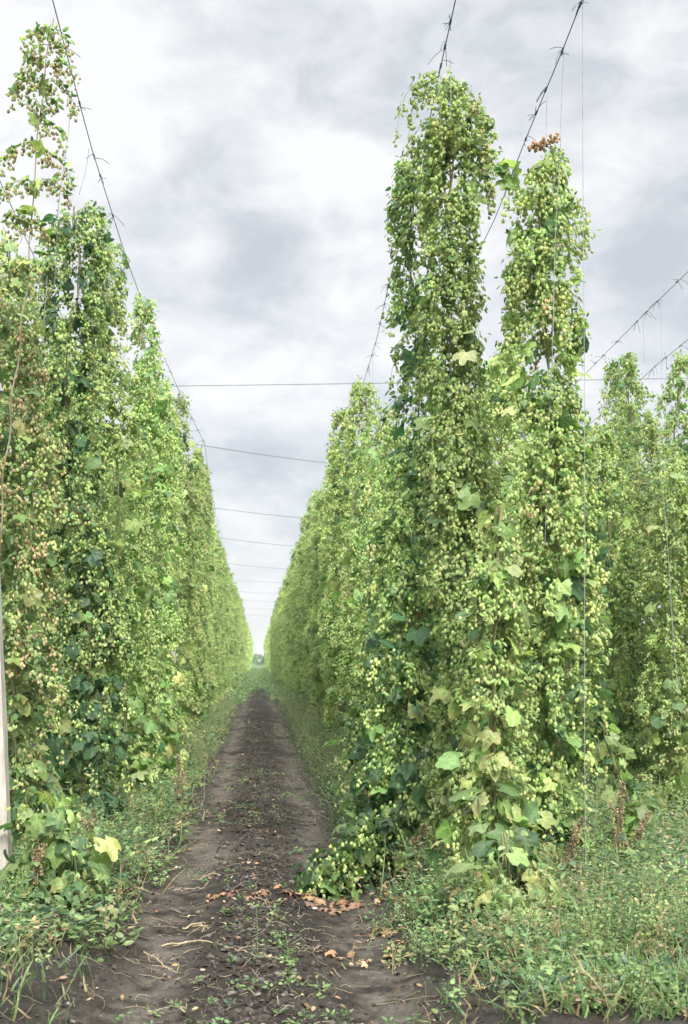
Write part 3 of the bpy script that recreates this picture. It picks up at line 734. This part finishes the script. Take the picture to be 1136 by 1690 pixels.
R1 = [pxp(752, 0), pxp(723, 130), pxp(688, 305), pxp(645, 455), pxp(622, 560), pxp(600, 632), pxp(568, 705), pxp(540, 775)]
wire_thing('trellis_wire', dense(run([ext(R1[0], R1[1], 1.0)] + R1, 1.3, 220, 3)), 0.0037, 'long green wire over the right row, passing the top of the tallest plant', 'wire', GW,
           ties=[7.6, 7.9, 8.15, 12.9, 13.6, 14.4, 15.3, 15.9, 16.5, 18.6, 19.4, 20.5, 21.6, 22.6, 23.6], seed=3)
R2 = [pxp(961, 0), pxp(925, 92), pxp(890, 175), pxp(855, 262), pxp(820, 355)]
wire_thing('trellis_wire', dense(run([ext(R2[0], R2[1], 1.0)] + R2, 2.05, 80, 4)), 0.0037, 'long green wire over the broad plant with the dried tip', 'wire', GW,
           ties=[7.4, 7.95, 8.5, 8.85, 9.3, 9.9, 10.2], seed=4)
R3 = [pxp(1136, 448), pxp(1060, 522), pxp(975, 608)]
wire_thing('trellis_wire', dense(run([ext(R3[0], R3[1], 4.0)] + R3, 4.5, 80, 5)), 0.0037, 'wire over the next row, knotted with many cut twine ends, left one of its pair', 'wire', GW,
           ties=[12.8, 13.5, 13.9, 14.3, 15.2, 15.9, 16.3], seed=5)
R4 = [pxp(1136, 560), pxp(1075, 610)]
wire_thing('trellis_wire', dense(run([ext(R4[0], R4[1], 4.0)] + R4, 5.5, 80, 6)), 0.0037, 'wire over the next row meeting the right edge, lower one of its pair', 'wire', GW, ties=[15.4, 16.0, 16.5], seed=6)

GC = 'cross wires over the path'
def cross(p0, p1, sag, label, r=0.0042):
    t = np.linspace(0, 1, 24)[:, None]; P = np.array(p0) * (1 - t) + np.array(p1) * t - UP * sag * 4 * t * (1 - t)
    wire_thing('cross_wire', P, r, label, 'wire', GC)
cross((-6, 17.9, 5.60), (9.5, 17.6, 5.76), 0.02, 'level cross wire nearest to the camera, first across the path', 0.0048)
cross((-1.55, 22.2, 5.63), (1.75, 24.6, 5.57), 0.03, 'second cross wire, slanting down to the right', 0.0055)
cross((-1.62, 31.4, 5.62), (1.7, 34.0, 5.56), 0.03, 'third cross wire, slanting over the path', 0.006)
cross((-1.62, 39.2, 5.62), (1.7, 42.4, 5.56), 0.03, 'fourth cross wire over the path', 0.0058)
cross((-1.62, 49.6, 5.62), (1.7, 53, 5.56), 0.03, 'fifth cross wire over the path, very faint', 0.0055)
for i, y in enumerate((60, 70, 80, 92, 105)): cross((-1.62, y, 5.62), (1.7, y + 2, 5.56), 0.03, 'faint cross wire beyond the fifth one, far down the path', 0.006)

def twine(px, Z, label, r=0.0022, bend=0.012):
    p = np.array([[wx(a, Z), Z, wz(b, Z)] for a, b in px]); t = np.linspace(0, len(p) - 1, 40)
    P = np.stack([np.interp(t, np.arange(len(p)), p[:, i]) for i in range(3)], -1)
    P[:, 1] += bend * np.sin(t * 3); base = P[-1].copy()
    m = Mesh(); m.tube(P - base, r, (.3, .3, .3), 4)
    o = m.build('support_twine', M_TWINE); o.location = base; tagp(o, label, 'twine', 'strings hanging from the wires')
twine([(962, 0), (964, 500), (965, 1000), (967, 1400), (970, 1505)], 7.36, 'long straight string reaching down to the ground, right of the broad plant')
twine([(931, 85), (926, 200), (922, 300), (916, 420), (910, 620), (904, 760), (899, 900)], 7.62, 'pale string hanging in front of the broad plant with the dried tip', 0.0026)
twine([(903, 158), (902, 245), (901, 300)], 8.0, 'short string from the wire to the rusty dried cones')
twine([(118, 165), (108, 260), (96, 350), (90, 470)], 8.2, 'string hanging from the left wire to the round-topped dark plant')
twine([(147, 245), (140, 290), (131, 322)], 8.9, 'short loose string hanging just left of the long left wire')
twine([(78, 455), (73, 520), (68, 620)], 9.0, 'white string in front of the round-topped dark plant', 0.0026)
twine([(743, 95), (744, 128), (744, 200)], 8.1, 'short string above the top of the tallest plant')
for i, (x, y0, y1) in enumerate(((1091, 498, 640), (1062, 530, 600), (1108, 580, 680))):
    twine([(x, y0), (x + 1, (y0 + y1) / 2), (x, y1)], 13.6 + i * .5, ('faint string left of the other two, above the next row', 'faint string in the middle, over the pointed top of the next row', 'faint rightmost string above the next row')[0 if x == 1062 else 1 if x == 1091 else 2])
twine([(616, 575), (615, 640)], 15.2, 'faint string from the right wire to the tip under the first cross wire')
twine([(1085, 700), (1098, 850), (1108, 1000), (1118, 1120)], 11.2, 'slanting white string in front of the next row to the right', 0.0026)

# ------------------------------------------------------------------ fallen bine
def fallen():
    rg = np.random.default_rng(31); lv, kv, sv = Mesh(), Mesh(), Mesh()
    pts = [(650, 1345, 8.75), (612, 1385, 8.65), (578, 1420, 8.5), (545, 1446, 8.4), (515, 1462, 8.3)]
    P = np.array([(wx(a, Z), Z, wz(b, Z)) for a, b, Z in pts]); base = P[2].copy(); base[2] = gh(base[0], base[1])
    t = np.linspace(0, 4, 40); C = np.stack([np.interp(t, np.arange(5), P[:, i]) for i in range(3)], -1)
    C[:, 2] = np.maximum(C[:, 2], gh(C[:, 0], C[:, 1]) + 0.06)
    sv.tube(C - base, 0.006, (.16, .17, .08), 5)
    n = 800; k = rg.integers(0, 40, n); R_ = np.interp(k, [0, 15, 39], [0.13, 0.15, 0.08])
    q = C[k] + rg.normal(0, 1, (n, 3)) * np.stack([R_ * .6, R_ * .8, R_ * .45], -1)
    q[:, 2] = np.maximum(q[:, 2], gh(q[:, 0], q[:, 1]) + 0.035)
    scatter_cones(kv, rg, q - base, rg.uniform(.024, .036, n), mixcols(rg, n, [K_GREEN, K_LIME, C_LIGHT], [.15, .5, .35]), TC4)
    n = 900; k = rg.integers(0, 40, n); R_ = np.interp(k, [0, 15, 39], [0.15, 0.18, 0.11])
    q = C[k] + rg.normal(0, 1, (n, 3)) * np.stack([R_ * .6, R_ * .8, R_ * .45], -1)
    q[:, 2] = np.maximum(q[:, 2], gh(q[:, 0], q[:, 1]) + 0.025)
    c = mixcols(rg, n, [C_DARK, C_MID, C_LIGHT], [.60, .32, .08]) * .85; o = norm(rg.normal(0, 1, (n, 3)) * [1, 1, .1])
    scatter_leaves(lv, rg, (q - base)[:300], o[:300], rg.uniform(.05, .10, 300), c[:300], c[:300])
    scatter_leaves(lv, rg, (q - base)[300:], o[300:], rg.uniform(.025, .06, n - 300), c[300:], c[300:], big=False)
    root = empty('hop_plant', base); tagp(root, 'fallen hop bine slumped on the path edge, heaped with green cones', 'hop plant', 'hop plants at the near ends of the rows')
    sv.build('stem', M_STEM, root); lv.build('leaves', M_LEAF, root); kv.build('cones', M_CONE, root)
fallen()

# ------------------------------------------------------------------ ground cover
W_G = np.array([0.100, 0.165, 0.065]); W_L = np.array([0.175, 0.245, 0.095]); W_B = np.array([0.075, 0.13, 0.075]); W_D = np.array([0.28, 0.23, 0.13]); W_P = np.array([.21, .155, .10])
def herbs(m, rg, x, y, h, mix, leafsize=(.02, .05), nleaf=16, spread=.10):
    """bushy little weeds: several stems of narrow leaves"""
    n = len(x); z = gh(x, y)
    k = nleaf
    t = rg.random((n, k)) ** .8; a = rg.uniform(0, 2 * math.pi, (n, k)); r = spread * (0.3 + t) * rg.uniform(.2, 1.2, (n, k)) * (h[:, None] / .25) ** .5
    lean = rg.normal(0, .12, (n, 2))
    X = x[:, None] + np.cos(a) * r + lean[:, :1] * t * h[:, None]; Y = y[:, None] + np.sin(a) * r + lean[:, 1:] * t * h[:, None]; Zz = z[:, None] + t * h[:, None]
    o = np.stack([np.cos(a), np.sin(a), 0.4 + 0 * a], -1).reshape(-1, 3)
    base = mixcols(rg, n, [W_G, W_L, W_B, W_D, W_P], mix); c = np.repeat(base, k, 0) * (1 + rg.normal(0, .15, (n * k, 1)))
    d = o + rg.normal(0, .35, o.shape); nn = UP + rg.normal(0, .5, o.shape)
    s = rg.uniform(*leafsize, n * k)
    m.inst(TS, np.stack([X, Y, Zz], -1).reshape(-1, 3), frames(d, nn), np.stack([s, s * rg.uniform(.5, 1.1, n * k), s], -1), c, c * 1.1)
def grass(m, rg, x, y, h, mix, lean=.35):
    n = len(x); z = gh(x, y) - .01; a = rg.uniform(0, 2 * math.pi, n)
    zax = norm(np.stack([rg.normal(0, lean, n), rg.normal(0, lean, n), np.ones(n)], -1)); h0 = np.stack([np.cos(a), np.sin(a), 0 * a], -1)
    yy = norm(np.cross(zax, h0)); xx = np.cross(yy, zax)
    c = mixcols(rg, n, [W_G, W_L, W_B, W_D, W_P], mix)
    m.inst(TB, np.stack([x, y, z], -1), np.stack([xx, yy, zax], -1), np.stack([h, np.full(n, 1) * rg.uniform(.10, .25, n), h], -1), c)
def strip(rg, n, y0, y1, xc, sx, p=1.0):
    u = rg.random(n); y = y0 * (y1 / y0) ** u if p == 1 else y0 + (y1 - y0) * u
    return xc + rg.normal(0, sx, n), y
rg = np.random.default_rng(42)
m = Mesh()
# along the two rows beside the path
for xc, sx, n, y0, y1, hh in ((-1.45, .20, 3200, 5.0, 45, (.06, .34)), (-1.02, .13, 1500, 9.0, 60, (.04, .22)), (1.50, .24, 2400, 5.0, 45, (.08, .32)), (1.10, .15, 2400, 9.4, 60, (.06, .40)), (1.9, .3, 1500, 5, 20, (.1, .35))):
    x, y = strip(rg, n, y0, y1, xc, sx); k = vnoise(x * 1.6 + 5, y * 1.1) > .30
    x, y = x[k], y[k]; j = rg.random(len(x)) < .5
    herbs(m, rg, x[j], y[j], rg.uniform(*hh, j.sum()) * np.where(y[j] < 7.6, .45, 1), [.38, .30, .22, .10, .0], nleaf=16, leafsize=(.025, .06), spread=.12)
    j = ~j; herbs(m, rg, x[j], y[j], rg.uniform(*hh, j.sum()) * np.where(y[j] < 7.6, .45, 1), [.40, .28, .18, .11, .03], nleaf=26, leafsize=(.010, .028), spread=.08)
x = rg.normal(-1.02, .16, 260); y = 6.4 * (30 / 6.4) ** rg.random(260); k = vnoise(x * 3, y * 1.7 + 40) > .5; x, y = x[k], y[k]
herbs(m, rg, x, y, rg.uniform(.08, .34, len(x)), [.38, .36, .2, .06, 0], nleaf=16, leafsize=(.035, .075), spread=.12)
for x0, x1, y0, y1, n, h0, h1 in ((1.75, 3.1, 6.7, 9.0, 420, .14, .48), (.95, 1.9, 6.6, 7.6, 150, .10, .30), (2.2, 5.0, 9, 14, 420, .12, .45), (-1.45, -.92, 7.2, 13, 260, .12, .42)):
    x = rg.uniform(x0, x1, n); y = rg.uniform(y0, y1, n); k = vnoise(x * 2.7, y * 1.9 + 60) > .36; x, y = x[k], y[k]
    herbs(m, rg, x, y, rg.uniform(h0, h1, len(x)), [.40, .32, .20, .07, .01], nleaf=24, leafsize=(.022, .058), spread=.11)
# tall feathery weeds along the right edge of the path, fewer on the left
def tall_herbs(xc, sx, n, y0, y1, h0, h1):
    x, y = strip(rg, n, y0, y1, xc, sx); k = vnoise(x * 1.8 + 1, y * .9 + 4) > .32; x, y = x[k], y[k]
    h = rg.uniform(h0, h1, len(x)); herbs(m, rg, x, y, h, [.38, .34, .10, .15, .03], nleaf=70, leafsize=(.010, .030), spread=.085)
    for i in range(len(x)):
        t = np.linspace(0, 1, 4); ln = rg.normal(0, .14, 2)
        m.tube(np.stack([x[i] + ln[0] * t * t * h[i], y[i] + ln[1] * t * h[i], gh(x[i], y[i]) + t * h[i]], -1), .0022, mixcols(rg, 1, [W_G, W_D, W_L], [.4, .4, .2])[0], 3, cap=False)
tall_herbs(1.10, .16, 1100, 9.3, 48, .20, .70); tall_herbs(-1.08, .12, 500, 9.5, 45, .12, .42); tall_herbs(2.7, .5, 800, 7.3, 24, .18, .6); tall_herbs(1.9, .55, 420, 5.8, 7.4, .08, .34); tall_herbs(-1.25, .2, 260, 6.8, 9.5, .08, .3); tall_herbs(1.7, .3, 260, 7.4, 9.6, .12, .4)
# bottom corners: low cover in front
x = rg.uniform(-1.95, -.85, 560); y = rg.uniform(4.9, 8.3, 560); k = vnoise(x * 2.6 + 3, y * 1.9 + 8) + .25 * (y - 6.6) > .42 + .5 * (x + 1.4); x, y = x[k], y[k]
herbs(m, rg, x, y, rg.uniform(.03, .20, len(x)), [.46, .28, .16, .08, .02], nleaf=26, leafsize=(.012, .04))
for lo, hi, ls, nl_ in ((.03, .15, (.012, .034), 28), (.02, .10, (.007, .018), 44), (.03, .14, (.008, .026), 40)):
    x = rg.uniform(.85, 3.4, 520); y = rg.uniform(4.9, 8.8, 520); k = vnoise(x * 2.4 + hi * 50, y * 2.0 + 8) > .40 + .22 * (x > 2.3); x, y = x[k], y[k]
    herbs(m, rg, x, y, rg.uniform(lo, hi, len(x)), [.34, .28, .14, .21, .03], nleaf=nl_, leafsize=ls)
# next alley to the right: patchy low green
x = rg.uniform(2.1, 6.4, 5200); y = 6 * (40 / 6) ** rg.random(5200); k = vnoise(x * 1.3, y * .8 + 30) > .38; x, y = x[k], y[k]
herbs(m, rg, x, y, rg.uniform(.04, .26, len(x)), [.42, .28, .22, .06, .02], nleaf=16)
# sparse weeds on the path
x = rg.normal(0, .45, 620); y = 5 * (60 / 5) ** rg.random(620); k = vnoise(x * 2.2 + 9, y * .9) > .50; x, y = x[k], y[k]
herbs(m, rg, x, y, rg.uniform(.015, .06, len(x)), [.5, .35, .12, .03, 0], leafsize=(.015, .035), nleaf=14, spread=.07)
# far part of the path grows over
x = rg.uniform(-1.3, 1.3, 6000); y = rg.uniform(45, 210, 6000); k = (vnoise(y * .10, x * .4) > .42) | (np.abs(x) > .6); x, y = x[k], y[k]
herbs(m, rg, x, y, rg.uniform(.08, .28, len(x)), [.5, .4, .1, 0, 0], leafsize=(.06, .14), nleaf=12, spread=.25)
tagp(m.build('weeds', M_WEED), 'mixed low green weeds crowding the foot of the hop rows', 'weeds', kind='stuff')
m = Mesh()
for xc, sx, n, y0, y1, hh in ((-1.5, .28, 8000, 5.0, 30, (.08, .38)), (1.12, .18, 6500, 9.2, 55, (.10, .50)), (1.6, .35, 11000, 4.9, 30, (.06, .42)), (-.98, .12, 5000, 9.5, 55, (.06, .30)), (3.2, .9, 8000, 4.9, 25, (.05, .26))):
    x, y = strip(rg, n, y0, y1, xc, sx); k = vnoise(x * 2.2, y * 1.3 + 11) > .34; x, y = x[k], y[k]
    grass(m, rg, x, y, rg.uniform(*hh, len(x)) * np.where(y < 7.6, .5, 1), [.34, .28, .12, .23, .03], lean=.5)
tagp(m.build('grass', M_WEED), 'thin green and straw-coloured grass growing among the weeds', 'grass', kind='stuff')

def amaranth(px, py, Z, h, label, seed, col=np.array([.26, .21, .14])):
    """tall weed with a brownish seed spike"""
    rg = np.random.default_rng(seed); x = wx(px, Z); g = float(gh(x, Z)); root = empty('tall_weed', (x, Z, g)); tagp(root, label, 'weed', 'tall weeds gone to seed')
    s, l, k = Mesh(), Mesh(), Mesh()
    lean = rg.normal(0, .07, 2); t = np.linspace(0, 1, 12)
    P = np.stack([lean[0] * t * t * h * 2, lean[1] * t * h, t * h], -1); s.tube(P, np.linspace(.006, .002, 12), (.24, .15, .10), 5)
    n = 340; u = rg.uniform(.48, 1.0, n); c0 = np.stack([np.interp(u, t, P[:, i]) for i in range(3)], -1)
    a = rg.uniform(0, 6.28, n); o = np.stack([np.cos(a), np.sin(a), .5 + 0 * a], -1)
    c = mixcols(rg, n, [col, W_D, W_G], [.55, .3, .15]); rr_ = (.026 * (1.15 - u))[:, None]
    k.inst(TS, c0 + o * rr_, frames(o, rg.normal(0, 1, (n, 3))), rg.uniform(.012, .024, n), c, c)
    for sb in range(5):
        u0 = rg.uniform(.35, .75); b0 = np.array([np.interp(u0, t, P[:, i]) for i in range(3)]); a = rg.uniform(0, 6.28); dr = np.array([math.cos(a) * .5, math.sin(a) * .5, .8])
        ln = h * rg.uniform(.14, .28); s.tube(b0 + np.outer(np.linspace(0, ln, 5), dr), .002, (.22, .16, .10), 4)
        n = 70; u = rg.uniform(.3, 1, n); q = b0 + np.outer(u * ln, dr) + rg.normal(0, .008, (n, 3)); k.inst(TS, q, frames(rg.normal(0, 1, (n, 3)) + UP, rg.normal(0, 1, (n, 3))), rg.uniform(.010, .02, n), mixcols(rg, n, [col, W_D], [.6, .4]))
    n = 26; u = rg.uniform(.1, .7, n); q = np.stack([np.interp(u, t, P[:, i]) for i in range(3)], -1); a = rg.uniform(0, 6.28, n); o = np.stack([np.cos(a), np.sin(a), 0 * a], -1)
    c = mixcols(rg, n, [W_G, W_B, W_L], [.5, .3, .2]); l.inst(TS, q + o * .02, frames(o + [0, 0, -.2], UP + rg.normal(0, .3, (n, 3))), rg.uniform(.05, .095, n), c, c * 1.1)
    s.build('stem', M_STEM, root); l.build('leaves', M_WEED, root); k.build('seed_spike', M_DRY, root)
for i, a in enumerate(((1018, 1500, 7.7, .72, 'tall weed with a reddish-brown seed spike under the straggly yellow hop plant'),
                       (1034, 1500, 7.9, .55, 'shorter brown-spiked weed just right of the tall one'),
                       (928, 1500, 7.4, .50, 'brown-spiked weed at the foot of the broad hop plant'),
                       (110, 1460, 7.6, .52, 'weed with pale drooping seed heads in front of the left row'),
                       (140, 1440, 7.9, .50, 'second seeding weed from the left edge, by the left row'),
                       (62, 1480, 7.0, .44, 'seeding weed leaning beside the near concrete post'),
                       (690, 1480, 8.1, .40, 'dry brown weed beneath the dark hop plant'),
                       (862, 1560, 6.9, .30, 'low grey-brown seeding weed at the bottom right'),
                       (300, 1330, 11.0, .75, 'brown weed leaning out over the left edge of the path'))):
    amaranth(*a, seed=200 + i)

# litter
def soil_clods():
    rg = np.random.default_rng(12); m = Mesh()
    n = 34000; y = 4.9 * (38 / 4.9) ** rg.random(n); x = np.where(rg.random(n) < .55, rg.normal(-.02, .17, n), rg.uniform(-1.35, 1.2, n))
    ex = rg.random(n); s = 0.0035 + 0.020 * ex ** 5 * (1 + .8 * (rg.random(n) < .04))
    rut = (np.abs(np.abs(x) - .52) < .17); s = np.where(rut, s * .55, s)
    a = rg.uniform(0, 6.28, n); t = norm(np.stack([rg.normal(0, .3, n), rg.normal(0, .3, n), np.ones(n)], -1)); xx = norm(np.cross(np.stack([np.cos(a), np.sin(a), 0 * a], -1), t)); rot = np.stack([xx, np.cross(t, xx), t], -1)
    c = mixcols(rg, n, [np.array([.030, .026, .023]), np.array([.058, .052, .046]), np.array([.12, .11, .10])], [.58, .37, .05])
    k = rg.integers(0, 3, n); pos = np.stack([x, y, gh(x, y) + s * .2], -1)
    for i in range(3):
        q = k == i; m.inst(TCL[i], pos[q], rot[q], np.stack([s, s * rg.uniform(.6, 1.1, n), s * rg.uniform(.6, 1.1, n)], -1)[q], c[q])
    tagp(m.build('soil_clods', M_SOIL), 'dark crumbs and clods of soil strewn along the path', 'soil', kind='stuff')
soil_clods()
def fallen_leaves():
    rg = np.random.default_rng(14); m = Mesh()
    def patch(n, x, y, cols, w_, s0, s1):
        a = rg.uniform(0, 6.28, n); d = np.stack([np.cos(a), np.sin(a), rg.normal(0, .25, n)], -1); nn = UP + rg.normal(0, .45, (n, 3)); s = rg.uniform(s0, s1, n)
        c = mixcols(rg, n, cols, w_)
        m.inst(T3[1] if s1 > .05 else TS, np.stack([x, y, gh(x, y) + .012 + rg.uniform(0, .012, n)], -1), frames(d, nn), np.stack([s, s, s * rg.uniform(.6, 2.4, n)], -1), c, c * .8)
    cols = [np.array([.24, .145, .085]), np.array([.20, .13, .08]), np.array([.36, .28, .17]), np.array([.12, .09, .06])]
    n = 480; y = 4.9 * (30 / 4.9) ** rg.random(n); patch(n, rg.normal(.0, .8, n).clip(-1.5, 1.5), y, cols, [.3, .3, .3, .1], .015, .045)
    for px, py, k, sx, sy in ((560, 1492, 32, .17, .10), (628, 1538, 22, .05, .05), (640, 1570, 22, .18, .14), (500, 1485, 30, .1, .06), (400, 1490, 22, .10, .08), (290, 1360, 18, .1, .2)):
        Z = 2 * 1600 / (py - VY) if False else CAM_H * F_PX / (py - VY); patch(k, wx(px, Z) + rg.normal(0, sx, k), Z + rg.normal(0, sy, k), cols, [.45, .25, .2, .1], .02, .06)
    tagp(m.build('fallen_leaves', M_DRY), 'scattered orange and brown dead leaves on the path', 'dead leaves', kind='stuff')
fallen_leaves()
def straw():
    rg = np.random.default_rng(15); m = Mesh()
    for i in range(1300):
        y = 4.9 * (26 / 4.9) ** rg.random(); x = float(np.clip(rg.normal(0, .65), -1.5, 1.5)); a = rg.uniform(0, 6.28); ln = rg.uniform(.03, .17) * (1 if rg.random() < .9 else 2); t = np.linspace(0, 1, 6); b = rg.normal(0, .5)
        X = x + ln * t * np.cos(a + b * t); Y = y + ln * t * np.sin(a + b * t)
        m.tube(np.stack([X, Y, gh(X, Y) + .006 + .012 * rg.random() * np.sin(t * 3.1)], -1), rg.uniform(.0009, .002), np.array([.26, .22, .15]) * rg.uniform(.5, 1.15), 3, cap=False)
    tagp(m.build('straw', M_DRY), 'short bits of dry straw scattered over the path', 'straw', kind='stuff')
straw()
def dry_stem(pts, r, label, seed, side=4):
    rg = np.random.default_rng(seed); q = []
    for px, py in pts:
        Z = CAM_H * F_PX / (py - VY); q.append((wx(px, Z), Z))
    q = np.array(q); t = np.linspace(0, len(q) - 1, 26); X = np.interp(t, np.arange(len(q)), q[:, 0]); Y = np.interp(t, np.arange(len(q)), q[:, 1])
    ker = np.ones(5) / 5
    X = np.convolve(np.pad(X, 2, 'edge'), ker, 'valid') + rg.normal(0, .002, 26); Y = np.convolve(np.pad(Y, 2, 'edge'), ker, 'valid')
    P = np.stack([X, Y, gh(X, Y) + r + .008 + .012 * np.sin(t * 2.2)], -1); base = P[13].copy()
    root = empty('dry_stem', base); tagp(root, label, 'dry stem', 'dried stems lying on the path')
    m = Mesh(); m.tube(P - base, np.linspace(r, r * .6, 26), (.33, .27, .18), 6); m.build('stalk', M_DRY, root)
    for i in range(side):
        k = rg.integers(3, 24); dr = norm(rg.normal(0, 1, 3) * [1, 1, .1]); ln = rg.uniform(.05, .14); s = np.linspace(0, 1, 6)
        B = P[k] + np.outer(s * ln, dr); B[:, 2] = gh(B[:, 0], B[:, 1]) + .01 + .01 * np.sin(s * 3); tw = Mesh(); tw.tube(B - base, r * .4, (.38, .29, .17), 4); tw.build('twig', M_DRY, root)
for i, (p, r, l) in enumerate((
    ([(262, 1556), (310, 1549), (370, 1560), (430, 1585), (470, 1597)], .0055, 'long pale dry stem curving across the bottom left of the path'),
    ([(235, 1568), (260, 1575), (285, 1590), (300, 1599)], .004, 'reddish dry stem at the bottom edge beside the long pale one'),
    ([(160, 1490), (190, 1484), (215, 1477), (238, 1475)], .0045, 'thin pale stem lying on the left bank'),
    ([(110, 1508), (135, 1512), (155, 1510), (161, 1504)], .005, 'curled grey root-like stem at the foot of the left bank'),
    ([(330, 1450), (350, 1443), (365, 1444)], .004, 'short dry stem with frayed shoots in the left wheel track'),
    ([(285, 1468), (310, 1465), (335, 1463), (345, 1456)], .0035, 'thin straw-coloured stem lying across the left wheel track'),
    ([(400, 1495), (430, 1497), (450, 1504)], .003, 'thin straight dry stem on the middle of the path'),
    ([(300, 1530), (330, 1526), (345, 1533)], .006, 'thick matted dry stem in the left wheel track'),
    ([(335, 1355), (338, 1340), (345, 1333)], .005, 'white bent stick at the left edge of the path'),
    ([(940, 1535), (968, 1532), (975, 1520)], .008, 'thick brown stump root at the bottom right among weeds'))):
    dry_stem(p, r, l, 300 + i)
def pebbles():
    rg = np.random.default_rng(20)
    for i, (px, py, s, l) in enumerate(((293, 1427, .028, 'flat pale stone in the left wheel track'), (520, 1500, .022, 'small beige stone beside the fallen bine'), (352, 1515, .012, 'tiny white stone on the path centre'))):
        Z = CAM_H * F_PX / (py - VY); x = wx(px, Z); m = Mesh(); t = TCL[i % 3]; m.inst(t, np.zeros((1, 3)), np.eye(3)[None], np.array([[s, s * .8, s * .5]]), np.array([[.42, .40, .37]]))
        o = m.build('pebble', M_SOIL); o.location = (x, Z, float(gh(x, Z)) + .01); tagp(o, l, 'stone', 'stones on the path')
pebbles()

# ------------------------------------------------------------------ air
def haze():
    v = [(x, y, z) for z in (-1.5, 14.0) for x, y in ((-950, -45), (950, -45), (950, 2550), (-950, 2550))]
    me = bpy.data.meshes.new('haze'); me.from_pydata(v, [], [(0, 3, 2, 1), (4, 5, 6, 7), (0, 1, 5, 4), (1, 2, 6, 5), (2, 3, 7, 6), (3, 0, 4, 7)])
    mt = bpy.data.materials.new('air'); mt.use_nodes = True; t = mt.node_tree; t.nodes.clear()
    vol = N(t, 'ShaderNodeVolumePrincipled'); vol.inputs['Density'].default_value = 0.00035; vol.inputs['Color'].default_value = (.92, .94, .97, 1); vol.inputs['Anisotropy'].default_value = 0.2
    out = N(t, 'ShaderNodeOutputMaterial'); t.links.new(vol.outputs[0], out.inputs['Volume'])
    me.materials.append(mt); o = bpy.data.objects.new('haze', me); COL.objects.link(o); tagp(o, 'thin pale air that lightens the far ends of the rows', kind='stuff')
haze()
